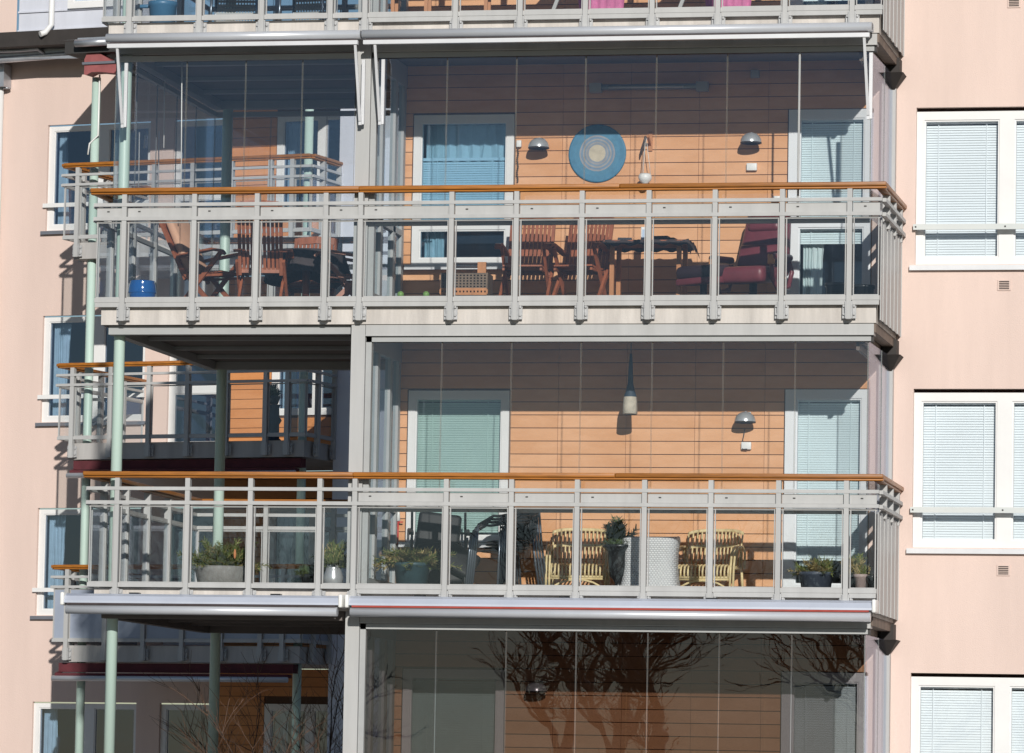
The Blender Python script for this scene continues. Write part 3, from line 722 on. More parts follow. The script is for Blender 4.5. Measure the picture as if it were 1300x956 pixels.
zrf = rear(110, 68, -.1)[1]
mb = MB(); mb.box(.02, 3.95, -.15, DW-.004, zrf, zrf+.17); mb.build('balcony_roof', 'dark_gap', rb)
mb = MB(); mb.quad((-.05, dg+.09, zrf+.19), (3.95, dg+.09, zrf+.19), (3.95, 1.84, zc-.02), (-.05, 1.84, zc-.02)); mb.build('roof', 'zinc', rb)
def rear_balcony(k, label):
    par = thing('balcony', label, 'balcony', R0+Vector((0, 0, k*H)), RANG)
    L = 3.86
    s = MB(); s.box(.14, L-.05, .06, DW-.004, -1.36, -1.13); s.build('slab', 'concrete_far', par)
    posts = [.22+.605*i for i in range(6)]+[L-.28]
    if k == 0:
        railing(par, [(0, DW-.02), (0, 0), (L, 0), (L, DW-.02)], 0, [[.6, 1.3, 2.0], posts, [.35, .9, 1.6]], fascia=(), glass='frosted', post_w=.06, bot=-1.06, brackets=True)
    else:
        railing(par, [(0, DW-.02), (0, 0), (L, 0), (L, DW-.02)], 0, [[.6, 1.3, 2.0], posts, [.35, .9, 1.6]], fascia=(), glass='glass_rail', post_w=.06, bot=-1.06, brackets=True)
    return par
rear_balcony(2, 'highest balcony of the rear wing, sunlit, behind the glazed upper balcony')
rear_balcony(1, 'middle balcony of the rear wing with clear glass and a potted plant on a stand')
rear_balcony(0, 'low balcony of the rear wing with frosted blue grey panels, left of the lower balcony')
for (s_, d_, lab, zt_) in ((.345, .22, 'slim mint column at the left corner of the rear balconies', zb_), (3.62, .40, 'mint column at the right end of the rear balconies', 2*H+1.4)):
    c = MB(); c.tube([(0, 0, -5), (0, 0, zt_)], .062, 16)
    o = R0+RU*s_+RN*d_
    tag(c.build('round_column', 'mint_paint', None, o), lab, 'column', 'round columns of the rear balconies')
# thin white cable running down the rear corner column
p = R0+RU*.43+RN*.15; zc_ = [rear(123, y, .15)[1] for y in (95, 172, 182, 196)]
c = MB(); c.tube([(p.x, p.y, zc_[0]), (p.x, p.y, zc_[1]), (p.x-.13, p.y+.02, zc_[2]), (p.x-.15, p.y+.02, zc_[3])], .012, 6)
tag(c.build('cable', 'white_plastic'), 'thin white cable clipped to the rear corner column', 'cable')
def rear_awning(k, lab, s0, s1):
    t = thing('awning', lab, 'awning', R0+Vector((0, 0, k*H-1.37)), RANG, 'maroon awnings of the rear balconies')
    m = MB(); m.box(s0, s1, .10, .26, -.13, -.004); m.build('cassette', 'maroon', t)
    m = MB(); m.box(s0+.02, s1-.02, -.05, .099, -.20, -.15); m.bar((s0+.02, .0, -.16), (s0+.02, .24, -.10), .03, .03); m.build('fabric', 'maroon', t)
    m = MB(); m.tube([(s0, -.08, -.225), (s1, -.08, -.225)], .038, 12); m.build('front_bar', 'silver', t)
rear_awning(1, 'maroon fabric awning under the middle rear balcony', .2, 3.75)
rear_awning(0, 'maroon awning with a white front bar under the frosted rear balcony', .05, 3.7)
# ------------------------------------------------------------------ things on the walls
def FL(k): return k*H-1.148
def wall_lamp(px, py, label, k=None, glow=False):
    p = at(px, py, YW-.17)
    t = thing('wall_lamp', label, 'lamp', (p.x, YW, p.z), 0, 'metal dome lamps on the orange walls')
    m = MB(); pr = [(.108*cos(a), .108*sin(a)*.92) for a in [i*pi/2/9 for i in range(10)]]; m.lathe(pr, (0, -.17, -.05), 24); m.build('lamp_shade', 'shade_metal', t)
    m = MB(); m.lathe([(.104, -.012), (.098, .0), (.03, .05), (.0, .06)], (0, -.17, -.05), 20); m.lathe([(.109, .0), (.109, -.012), (.1, -.013)], (0, -.17, -.05), 24); m.build('shade_rim', 'shade_dark', t)
    m = MB(); m.tube([(0, -.02, .02), (0, -.08, .05), (0, -.15, .045)], .012, 8); m.box(-.035, .035, -.022, -.001, -.02, .06); m.build('bracket', 'shade_metal', t)
wall_lamp(684, 181, 'metal dome wall lamp left of the blue disc')
wall_lamp(953.5, 174.5, 'metal dome wall lamp beside the upper balcony door')
wall_lamp(946, 529, 'metal dome wall lamp beside the lower balcony door, with a cord to the socket')
wall_lamp(681, 871, 'metal dome wall lamp in the shaded bottom balcony')
p = at(758, 194.5, YW-.03)
m = MB(); n = 64
b0 = len(m.v)
for r_, yy in ((.294, .026), (.300, .018), (.298, .010), (.285, .008), (.001, .008)):
    for i in range(n): m.v.append((cos(2*pi*i/n)*r_, yy, sin(2*pi*i/n)*r_))
for j in range(4):
    for i in range(n): m.face([b0+j*n+i, b0+j*n+(i+1) % n, b0+(j+1)*n+(i+1) % n, b0+(j+1)*n+i], 0, j < 3)
tag(m.build('wall_disc', 'painted_disc', None, p), 'round blue painted disc with a cream centre hanging on the orange wall', 'wall ornament')
# hanging pot
p = at(819, 226, YW-.18)
t = thing('hanging_pot', 'small white pot hanging on strings right of the blue disc', 'hanging pot', p)
m = MB(); m.lathe([(.0, -.062), (.028, -.062), (.034, -.05), (.058, -.03), (.070, 0), (.064, .03), (.052, .045), (.046, .04), (.05, .02), (0, .015)], (0, 0, 0), 24); m.build('pot', 'white_plastic', t)
m = MB()
for a in (.3, 2.4, 4.5): m.tube([(.055*cos(a), .055*sin(a), .04), (.012*cos(a), .012*sin(a), .36)], .0035, 5)
m.tube([(0, 0, .36), (.01, .02, .42)], .004, 5); m.build('string', 'string_white', t)
m = MB(); m.bar((.02, .175, .36), (.02, .0, .43), .02, .03); m.box(.0, .04, .16, .178, .30, .50); m.build('wall_hook', 'teak_light', t)
m = MB(); m.tube([(0, .0, .43), (-.02, .02, .36), (-.05, .06, .30), (-.06, .07, .25)], [.012, .016, .014, .006], 8); m.build('dried_bundle', 'bead', t)
# string of beads with white box
p = at(659, 182, YW-.03)
t = thing('bead_string', 'white box with a dark string of beads hanging beside the upper window', 'wall ornament', p)
m = MB(); m.box(-.025, .025, -.02, .028, -.04, .03); m.build('box', 'white_plastic', t, bevel=.006)
m = MB()
for i in range(16): m.lathe([(0, -.010), (.011, -.004), (.011, .004), (0, .010)], (-.012+.004*sin(i), 0, -.06-i*.022), 8)
m.tube([(-.012, 0, -.04), (-.012, 0, -.41)], .002, 4); m.build('beads', 'bead', t)
# patio heater tube high on the wall
a, b = at(749, 112, YW-.10), at(899, 109, YW-.10)
t = thing('radiant_heater', 'long thin dark radiant heater high on the shaded upper wall', 'heater', (a+b)/2); L = (b.x-a.x)/2
m = MB(); m.box(-L+.1, L-.1, -.03, .03, -.025, .03); m.build('body', 'grey_tube', t, bevel=.008)
m = MB(); m.tube([(-L+.2, -.035, -.005), (L-.25, -.035, -.005)], .011, 8); m.build('heating_tube', 'silver', t)
for s_ in (-1, 1): m = MB(); m.box(s_*(L-.06)-.06, s_*(L-.06)+.06, -.035, .05, -.05, .045); m.bar((s_*(L-.06), .05, 0), (s_*(L-.06), .098, .0), .05, .05); m.build('end_bracket', 'grey_metal_dark', t)
def wallbox(px, py, w_, h_, label, cat='socket', mat='white_plastic'):
    p = at(px, py, YW-.03); m = MB(); m.box(-w_/2, w_/2, -.02, .028, -h_/2, h_/2); return tag(m.build('wall_socket' if cat == 'socket' else 'sensor_box', mat, None, p, bevel=.006), label, cat)
wallbox(954.5, 212, .105, .075, 'white wall socket below the lamp on the upper balcony')
wallbox(947.5, 566, .10, .075, 'white wall socket below the lamp on the lower balcony')
wallbox(958.5, 94, .085, .08, 'small pale box high on the upper wall in shade', 'sensor', 'grey_metal')
wallbox(986, 252, .07, .05, 'small white wall socket at rail height by the upper balcony door')
p, q = at(945, 545, YW-.02), at(942, 568, YW-.02)
m = MB(); m.tube([(p.x+.01, YW-.04, p.z), (p.x-.01, YW-.03, (p.z+q.z)/2), (q.x, YW-.035, q.z+.02), (q.x+.01, YW-.05, q.z-.02), (q.x+.06, YW-.06, q.z-.02)], .005, 6)
tag(m.build('lamp_cord', 'cord'), 'thin dark cord from the lower wall lamp to its socket', 'cord')
# pendant
p = at(800, 514, 1.25)
t = thing('pendant_lamp', 'tall tapered pendant with a pale woven bottom and its shaded top coloured dark, hanging in the lower balcony', 'pendant lamp', p)
m = MB(); m.lathe([(.0, .52), (.012, .52), (.022, .38), (.028, .22), (.05, .13), (.068, .08)], (0, 0, 0), 16); m.build('neck', 'lampshade_dark', t)  # near-black: the shade on the upper pendant is put into its colour
m = MB(); m.lathe([(.066, .082), (.070, .06), (.074, -.02), (.076, -.09), (.07, -.095), (.066, -.02), (.06, .06), (0, .07)], (0, 0, 0), 20); m.build('lamp_shade', 'lampshade', t)
m = MB(); m.tube([(0, 0, .52), (0, 0, H-1.40-p.z)], .005, 5); m.build('cord', 'cord', t)

# blind cords hanging inside the glazed left part
up_b = bpy.data.objects['balcony.001']
for px, y0_, y1_, Y in ((202, 167, 237, 2.2), (184, 172, 188, 2.8), (209, 102, 188, 1.6), (231, 80, 240, .5), (177, 168, 238, 1.2)):
    a, b = at(px, y0_, Y), at(px-1, y1_, Y)
    m = MB(); m.tube([(a.x, Y, a.z-H), (b.x, Y, b.z-H)], .006, 6); m.build('blind_cord', 'white_plastic', up_b)

q = at(543, 330, YW+.25)
t = thing('tiered_lamp', 'dark tiered lamp standing inside the upper window', 'lamp', (q.x, YW+.27, zw0+H+.09))
m = MB(); m.lathe([(0, 0), (.075, 0), (.085, .02), (.07, .03), (.082, .05), (.07, .06), (.08, .08), (.065, .09), (.075, .11), (.06, .12), (.07, .14), (.05, .16)], (0, 0, 0), 20); m.build('base', 'lampshade_dark', t)
m = MB(); m.lathe([(.115, .165), (.10, .20), (.08, .25), (.06, .33), (0, .335)], (0, 0, 0), 20); m.build('lamp_shade', 'pot_bluegreen', t)

# ------------------------------------------------------------------ furniture
def garden_chair(loc, rz, label, group, wood='teak', wide=.21, cushion=None, recline=.17, light='teak_light', tall=1.0):
    t = thing('garden_chair', label, 'chair', loc, rz, group); W = wide; zt = .98*tall
    m = MB()
    for s_ in (-1, 1): m.bar((s_*W, .16, .36), (s_*(W+.005), .19+recline, zt), .034, .03, up=(0, 1, 0))
    m.bar((-W+.016, .195+recline, zt-.028), (0, .185+recline, zt-.012), .05, .075); m.bar((0, .185+recline, zt-.012), (W-.016, .195+recline, zt-.028), .05, .0745)
    m.bar((-W, .155, .405), (W, .155, .405), .03, .045)
    n = 9
    for i in range(n):
        x = -W+.04+(2*W-.08)*i/(n-1); m.bar((x, .165, .42), (x, .19+recline-.008, zt-.06), .029, .014, up=(0, 1, 0))
    m.build('backrest', wood, t)
    m = MB()
    for i in range(8): y = -.25+i*.052; m.bar((-W+.01, y, .42+.012*(abs(i-3.5)/3.5)), (W-.01, y, .42+.012*(abs(i-3.5)/3.5)), .042, .016)
    for s_ in (-1, 1): m.box(s_*(W-.02)-.012, s_*(W-.02)+.012, -.27, .16, .385, .41)
    m.build('seat', wood, t)
    for s_ in (-1, 1):
        m = MB(); m.bar((s_*(W+.03), -.27, 0), (s_*(W+.03), .22, .50), .028, .045, up=(0, 1, 0)); m.build('leg', wood, t)
        m = MB(); m.bar((s_*(W+.002), .30, 0), (s_*(W+.002), -.26, .62), .026, .045, up=(0, 1, 0)); m.build('leg', wood, t)
        m = MB(); X = s_*(W+.035); m.bar((X, .24, .60), (X, -.18, .655), .06, .028); m.bar((X, -.18, .655), (X, -.30, .635), .062, .03); m.bar((X, -.30, .635), (X, -.33, .60), .058, .028)
        m.build('arm', wood, t)
    m = MB(); m.bar((-W-.03, -.20, .075), (W+.03, -.20, .075), .03, .045); m.build('stretcher', light, t)
    if cushion: soft('cushion', (2*W-.06, .09, .74), cushion, t, (0, .14, .42), (-.26*recline/.17, 0, 0), .035)
    return t
GC = 'folding wooden garden chairs'
def ground_at(px, Y, k): p = at(px, 378 if k == 1 else 740, Y); return (p.x, Y, FL(k))
garden_chair(ground_at(668, .95, 1), .03, 'slatted wooden garden chair just right of the pierced crate seat', GC)
garden_chair(ground_at(737, .95, 1), -.12, 'slatted wooden garden chair close to the cloth covered table', GC)
garden_chair(ground_at(266, 1.3, 1), 1.25, 'reclining wooden garden chair with an orange cushion beside the blue pot', GC, cushion='cushion', recline=.30)
garden_chair(ground_at(333, .95, 1), pi+.12, 'tall slatted wooden chair seen from behind at the round table', GC, tall=1.1, light='teak')
garden_chair(ground_at(392, 2.5, 1), .05, 'wooden chair half hidden behind the round table', GC)
garden_chair(ground_at(440, 1.55, 1), -1.35, 'wooden chair right of the round table by the pillar', GC)
# round table under dark cloth
p = ground_at(388, 1.75, 1)
t = thing('round_table', 'round table under a dark cloth among the wooden chairs', 'table', p)
m = MB(); m.tube([(0, 0, 0.03), (0, 0, .68)], .04, 10)
for a in (0.3, .3+pi/2, .3+pi, .3+1.5*pi): m.bar((0, 0, .05), (.3*cos(a), .3*sin(a), .02), .05, .04)
m.build('pedestal', 'teak', t)
m = MB(); m.lathe([(0, .66), (.36, .66), (.38, .68), (.38, .70), (0, .70)], (0, 0, 0), 28); m.build('table_top', 'teak', t)
m = MB(); n = 48; b0 = 0
rings = [(.0, .712), (.3, .712), (.386, .706), (.40, .68), (.42, .55), (.44, .42)]
for j, (r_, z_) in enumerate(rings):
    for i in range(n):
        a = 2*pi*i/n; f = (.03*sin(a*7)+.02*sin(a*11+1))*(j >= 4)*(.6 if j == 4 else 1); dz = (.05*sin(a*4+.6))*(j == 5)
        m.v.append(((r_+f)*cos(a), (r_+f)*sin(a), z_+dz))
for j in range(5):
    for i in range(n): m.face([j*n+i, j*n+(i+1) % n, (j+1)*n+(i+1) % n, (j+1)*n+i], 0, True)
o = m.build('tablecloth', 'cloth_dark', None, p); tag(o, 'dark cloth draped over the round table', 'tablecloth')
# blue pot
p = ground_at(180.5, .75, 1)
m = MB(); m.lathe([(0, 0), (.098, 0), (.108, .02), (.128, .10), (.135, .14), (.13, .19), (.118, .222), (.12, .232), (.11, .236), (.104, .225), (.1, .14), (0, .12)], (0, 0, .02), 32)
m.lathe([(.134, .125), (.139, .13), (.139, .137), (.134, .142)], (0, 0, .02), 32); m.lathe([(.122, .07), (.126, .072), (.127, .079), (.124, .082)], (0, 0, .02), 32)
gp = m.build('glazed_pot', 'pot_blue', None, p); gp.scale = (1.05, 1.05, 1.18)
tag(gp, 'shiny cobalt blue glazed pot on the upper balcony floor', 'pot')
# rectangular table with cloth and things
p = ground_at(823, 1.15, 1); p = Vector(p)
t = thing('wooden_table', 'small wooden table with a dark cloth between the garden chairs and the red armchair', 'table', p)
m = MB(); m.box(-.42, .42, -.25, .25, .685, .71); m.build('table_top', 'teak', t)
for sx in (-.34, .34):
    for sy in (-.19, .19): m = MB(); m.box(sx-.022, sx+.022, sy-.022, sy+.022, 0, .684); m.build('leg', 'teak_light', t)
m = MB(); m.box(-.34, .34, -.195, -.175, .10, .145); m.box(-.34, .34, .175, .195, .10, .145); m.build('stretcher', 'teak_light', t)
m = MB(); nx, ny = 30, 14
for j in range(ny+1):
    for i in range(nx+1):
        x = -.50+1.0*i/nx; y = -.31+.62*j/ny
        dx = max(0, abs(x)-.43); dy = max(0, abs(y)-.255); z = .716-(dx*1.3+dy*1.1)-.012*sin(i*1.3)*(dy > 0)-.02*sin(j*1.7)*(dx > 0)
        m.v.append((math.copysign(min(abs(x), .43+dx*.6), x), math.copysign(min(abs(y), .255+dy*.4), y), z))
for j in range(ny):
    for i in range(nx): a = j*(nx+1)+i; m.face([a, a+1, a+nx+2, a+nx+1], 0, True)
tag(m.build('tablecloth', 'cloth_dark', None, p), 'dark cloth spread over the small rectangular table', 'tablecloth')
m = MB(); m.box(-.07, .07, -.09, .09, 0, .022); m.box(-.068, .072, -.09, .09, .0225, .03); tag(m.build('book', 'paper', None, p+Vector((-.24, -.05, .718)), (0, 0, .15)), 'white book lying flat on the cloth covered table', 'book')
m = MB(); m.box(-.036, .036, -.006, .006, 0, .155, 0); m.box(-.022, .022, -.0085, -.0065, .03, .13, 1); tag(m.build('picture_frame', ['paper', 'paper_blue'], None, p+Vector((-.05, .0, .718)), (-.1, 0, .05)), 'upright white card standing on the cloth covered table', 'card')
m = MB(); m.box(-.11, .11, -.07, .07, 0, .03); m.box(-.10, .04, -.06, .05, .0305, .05); tag(m.build('folded_cloth', 'black_fabric', None, p+Vector((.17, -.05, .718)), (0, 0, -.1)), 'dark folded cloth lying on the right end of the table', 'cloth')
# pierced crate seat
p = ground_at(592, .75, 1)
t = thing('crate_seat', 'low wooden crate seat with a pierced front below the upper window', 'crate', (p[0], p[1], p[2]+.085), .04)
for sx in (-.2, .2):
    for sy in (-.12, .12): m = MB(); m.box(sx-.02, sx+.02, sy-.02, sy+.02, -.085, .019); m.build('leg', 'perforated', t)
def pierced(name, w_, z0, z1, y, nx, nz, mat, parent, hole=.5):
    m = MB(); dx = w_/nx; dz = (z1-z0)/nz
    for i in range(nx+1): x = -w_/2+i*dx; m.box(x-dx*(1-hole)/2, x+dx*(1-hole)/2, y, y+.012, z0, z1)
    for j in range(nz+1):
        z = z0+j*dz; m.box(-w_/2, w_/2, y+.001, y+.011, z-dz*(1-hole)/2, z+dz*(1-hole)/2)
    return m.build(name, mat, parent)
pierced('front_panel', .46, .115, .255, -.16, 13, 5, 'perforated', t)
pierced('base_board', .47, .055, .1, -.17, 13, 1, 'teak_light', t, .42)
m = MB(); m.box(-.24, .24, -.145, .15, .02, .05); m.box(-.235, .235, -.12, -.11, .05, .27, 1); m.box(-.24, -.22, -.145, .15, .05, .27); m.box(.22, .24, -.145, .15, .05, .27); m.box(-.24, .24, .15, .17, .02, .27); m.build('box', ['perforated', 'black_fabric'], t)
for sx in (-.155, .135): m = MB(); m.box(sx-.035 if sx > 0 else sx-.01, sx+.05 if sx > 0 else sx+.015, .05, .09, .05, .40); m.build('post', 'teak_light', t)
m = MB(); m.tube([(-.15, .07, .385), (.12, .07, .385)], .012, 8); m.tube([(-.15, .07, .35), (.12, .07, .35)], .01, 8); m.build('handle', 'cloth_dark', t)
for px, lab in ((508.5, 'small bright green ball on the upper balcony floor, the left one'), (541, 'small bright green ball on the upper balcony floor, the right one')):
    q = at(px, 374, .5); m = MB(); m.lathe([(.035*sin(a), -.035*cos(a)) for a in [i*pi/8 for i in range(9)]], (0, 0, 0), 14); tag(m.build('ball', 'green_ball', None, q), lab, 'ball', 'green balls')
# burgundy recliner and footstool
p = ground_at(956, 1.02, 1)
t = thing('recliner_armchair', 'burgundy leather recliner armchair beside the upper balcony door', 'armchair', p, -.30)
soft('seat', (.56, .58, .17), 'leather', t, (0, -.08, .27), (.10, 0, 0), .06)
soft('backrest', (.58, .17, .70), 'leather', t, (0, .20, .36), (-.24, 0, 0), .07, .78)
soft('headrest', (.36, .10, .24), 'leather', t, (0, .235, .83), (-.24, 0, 0), .045, .9)
soft('lumbar_pad', (.50, .10, .26), 'leather', t, (0, .14, .44), (-.22, 0, 0), .045, .95)
for s_ in (-1, 1):
    soft('armrest', (.085, .46, .07), 'leather', t, (s_*.325, -.06, .49), (.06, 0, 0), .03)
    m = MB(); m.tube([(s_*.325, .15, .50), (s_*.33, .20, .40), (s_*.33, .12, .24), (s_*.325, -.10, .20), (s_*.32, -.24, .30), (s_*.325, -.25, .48)], .024, 10); m.build('arm_support', 'leather', t)
    soft('arm_tip', (.06, .07, .10), 'armwood', t, (s_*.325, -.27, .43), (0, 0, 0), .015)
m = MB(); m.lathe([(0, .03), (.26, .03), (.28, .015), (.28, 0)], (0, 0, 0), 28); m.tube([(0, 0, .03), (0, 0, .28)], .04, 12); m.build('base', 'dark_leather', t)
p = ground_at(893, .80, 1)
t = thing('footstool', 'dark leather footstool in front of the burgundy recliner', 'footstool', p, -.62)
soft('cushion', (.46, .38, .14), 'dark_leather', t, (0, 0, .30), (.10, 0, 0), .06)
soft('side_band', (.44, .36, .07), 'leather', t, (0, 0, .245), (.10, 0, 0), .02)
m = MB(); m.lathe([(0, .025), (.17, .025), (.18, 0)], (0, 0, 0), 24); m.tube([(0, 0, .02), (0, 0, .25)], .035, 10); m.build('base', 'dark_leather', t)
def tub(px, Y, k, r0, r1, h, mat, label, rim=.012):
    p = ground_at(px, Y, k); m = MB(); m.lathe([(0, 0), (r0, 0), (r1, h-.03), (r1+rim, h-.03), (r1+rim, h), (r1-.008, h), (r0-.0, .06), (0, .05)], (0, 0, .0), 28)
    return tag(m.build('plant_tub', mat, None, p), label, 'pot')
tub(1063, .75, 1, .095, .115, .245, 'pot_black', 'left of two black plastic tubs by the upper balcony door')
tub(1096, .80, 1, .085, .105, .23, 'pot_black', 'right of two black plastic tubs by the upper balcony door')

# lower balcony
def conifer(mb, c, spread, h, n, seed, needle=.05, droop=.4, m=0, up=.5):
    rnd = random.Random(seed)
    for i in range(n):
        a = rnd.uniform(0, 2*pi); L = spread*rnd.uniform(.45, 1.0); el = rnd.uniform(.1, 1.0)*up*2.2
        d = Vector((cos(a)*cos(el), sin(a)*cos(el)*.8, sin(el)*h/spread)); p = Vector(c)+Vector((rnd.uniform(-.25, .25)*spread, rnd.uniform(-.2, .2)*spread, 0)); pts = [p]
        for s_ in range(6):
            p = p+d*(L/6); d = d+Vector((0, 0, -droop/6*rnd.uniform(.3, 1.5))); pts.append(p.copy())
        mi = m if rnd.random() < .72 else 1
        mb.tube(pts, .003, 4, 1, cap=False)
        for q0, q1 in zip(pts[:-1], pts[1:]):
            for s_ in range(5):
                q = q0.lerp(q1, s_/5); ax = (q1-q0).normalized()
                for sg in (-1, 1):
                    sd_ = ax.cross(Vector((rnd.uniform(-1, 1), rnd.uniform(-1, 1), 1))).normalized()*sg
                    t_ = q+(sd_*.8+ax*.7+Vector((0, 0, rnd.uniform(-.2, .4))))*needle*rnd.uniform(.6, 1.1); wv = ax*.006
                    mb.quad(q-wv, q+wv, t_+wv*.5, t_-wv*.5, mi)
def potted(px, Y, k, potprof, potmat, label, spread, h, n, seed, mats=('conifer', 'conifer_dry'), dz=0.0, needle=.05, droop=.4, up=.5, extra=None, group=None):
    p = ground_at(px, Y, k); t = thing('potted_conifer', label, 'potted plant', p, 0, group)
    m = MB(); m.lathe(potprof, (0, 0, 0), 28); m.build('pot', potmat, t)
    top = max(z for r, z in potprof); rr = potprof[-2][0]
    m = MB(); m.lathe([(rr, top-.03), (0, top-.02)], (0, 0, 0), 20); m.build('soil', 'soil', t)
    m = MB(); conifer(m, (0, 0, top-.02+dz), spread, h, n, seed, needle, droop, 0, up); m.build('foliage', list(mats), t)
    if extra: extra(t, top)
    return t
def pp(r0, r1, h, rim=.012): return [(0, 0), (r0, 0), (r1, h-.035), (r1+rim, h-.03), (r1+rim, h), (r1-.012, h), (r1-.03, h-.03)]
potted(523, .55, 0, pp(.15, .175, .285), 'pot_bluegreen', 'big blue green tub of drooping conifer branches left of the stacked chairs', .44, .34, 110, 3, ('conifer', 'conifer_dry'), needle=.05, droop=.55, up=.42)
potted(1036, .45, 0, pp(.135, .165, .22), 'pot_slate', 'slate blue tub with low green plants by the lower balcony door', .30, .30, 46, 5, ('conifer', 'conifer_dry'), needle=.045, droop=.5, up=.5)
potted(1083, .55, 0, pp(.10, .12, .20), 'pot_black', 'dark pot of green plants behind a rail post by the lower door', .18, .28, 30, 6, ('conifer', 'conifer_dry'), needle=.045, droop=.25, up=.7)
potted(1093, .38, 0, pp(.05, .062, .20), 'pot_pink', 'narrow pinkish pot with upright greenery in the right corner', .12, .22, 18, 8, ('conifer', 'conifer_dry'), needle=.04, droop=.2, up=.8)
p = ground_at(1107, .32, 0); m = MB(); m.lathe([(0, 0), (.045, 0), (.05, .16), (.055, .165), (.055, .18), (.045, .18), (.04, .05), (0, .04)], (0, 0, 0), 20); tag(m.build('small_pot', 'pot_black', None, p), 'small dark empty pot at the right end of the lower balcony', 'pot')
urn = [(0, 0), (.10, 0), (.10, .03), (.05, .06), (.035, .10), (.05, .14), (.09, .18), (.105, .24), (.11, .36), (.118, .42), (.15, .455), (.165, .47), (.165, .49), (.14, .49), (.11, .46)]
potted(785, .75, 0, urn, 'pot_black', 'black pedestal urn with a bushy conifer between rattan and white wicker', .22, .34, 55, 11, ('conifer_dark', 'conifer'), needle=.05, droop=.5, up=.75)
def cones(t, top):
    for i, (x, z) in enumerate(((.16, .12), (.33, .10))):
        m = MB(); m.lathe([(0, -.05), (.012, -.03), (.016, 0), (.01, .04), (0, .055)], (x, -.16, top+z), 10); m.build('cone', 'cone_orange', t)
potted(283, .60, 0, [(0, 0), (.20, 0), (.26, .08), (.285, .20), (.28, .235), (.26, .235), (.24, .2)], 'pot_grey', 'wide grey bowl of conifer branches with two orange cones', .46, .42, 110, 21, ('conifer', 'conifer_dry'), needle=.055, droop=.45, up=.5, extra=cones)
potted(423, .55, 0, [(0, 0), (.06, 0), (.095, .08), (.10, .14), (.075, .22), (.07, .24), (.08, .26), (.07, .26), (.06, .24)], 'shade_metal', 'silver vase of conifer sprigs left of the pillar', .25, .32, 46, 22, ('conifer', 'conifer_dry'), needle=.05, droop=.5, up=.6)
potted(396, .9, 0, pp(.09, .11, .18), 'pot_black', 'low dark pot of green sprigs left of the silver vase', .20, .18, 26, 23, ('conifer_dark', 'conifer'), needle=.05, droop=.5, up=.5)

def rattan_chair(loc, rz, label):
    t = thing('rattan_chair', label, 'chair', loc, rz, 'yellow rattan chairs'); R = .014
    W = .27
    m = MB(); n = 15        # back canes
    def bp(u, v):           # u -1..1 across, v 0..1 up ; curved wrap-around back
        return Vector((W*u*(1+.05*v), .20+.10*v-.10*abs(u)**2.5, .33+.36*v*(1-.10*abs(u)**4)))
    for i in range(n):
        u = -1+2*i/(n-1); m.tube([bp(u, v) for v in (0, .3, .6, .85, 1)], .0095, 6)
    m.build('back_canes', 'rattan', t)
    m = MB()
    for v in (0, .55, .58, 1.0, 1.03): m.tube([bp(-1+2*i/16, v) for i in range(17)], .012, 7)
    m.build('back_rails', 'rattan', t)
    m = MB(); n = 15        # seat canes running front to back and bending over the front edge
    for i in range(n):
        u = -1+2*i/(n-1); x = W*u*.98
        m.tube([(x, .20-.08*abs(u)**2, .33), (x, .0, .31), (x, -.18, .32), (x, -.25, .30), (x, -.27, .25), (x, -.265, .19)], .0105, 6)
    m.build('seat_canes', 'rattan', t)
    m = MB()
    m.tube([(-W, -.26, .19), (W, -.26, .19)], R, 8); m.tube([(-W, -.255, .17), (W, -.255, .17)], .01, 8)
    m.tube([(-W, .19, .30), (-W, -.24, .29)], R, 8); m.tube([(W, .19, .30), (W, -.24, .29)], R, 8)
    m.build('seat_frame', 'rattan', t)
    for s_ in (-1, 1):
        m = MB()
        for dx in (.012, .045):
            X = s_*(W+dx); m.tube([(X, .16, .30), (X, .17, .46), (X, .08, .52), (X, -.10, .50), (X, -.20, .44), (X, -.24, .30), (X, -.27, .0)], .012, 7)
        m.build('arm', 'rattan', t)
        m = MB(); m.tube([(s_*W, .20, .33), (s_*(W+.01), .25, .0)], R, 8); m.build('leg', 'rattan', t)
    m = MB(); m.tube([(-W, -.262, .02)]+[(W*cos(a), -.262, .02+.14*sin(a)) for a in [pi-pi*i/10 for i in range(1, 10)]]+[(W, -.262, .02)], .011, 7); m.build('arch_brace', 'rattan', t)
    return t
rattan_chair(ground_at(735, 1.36, 0), .12, 'yellow rattan chair behind the black urn')
rattan_chair(ground_at(901, 1.36, 0), -.12, 'yellow rattan chair right of the white wicker seat')
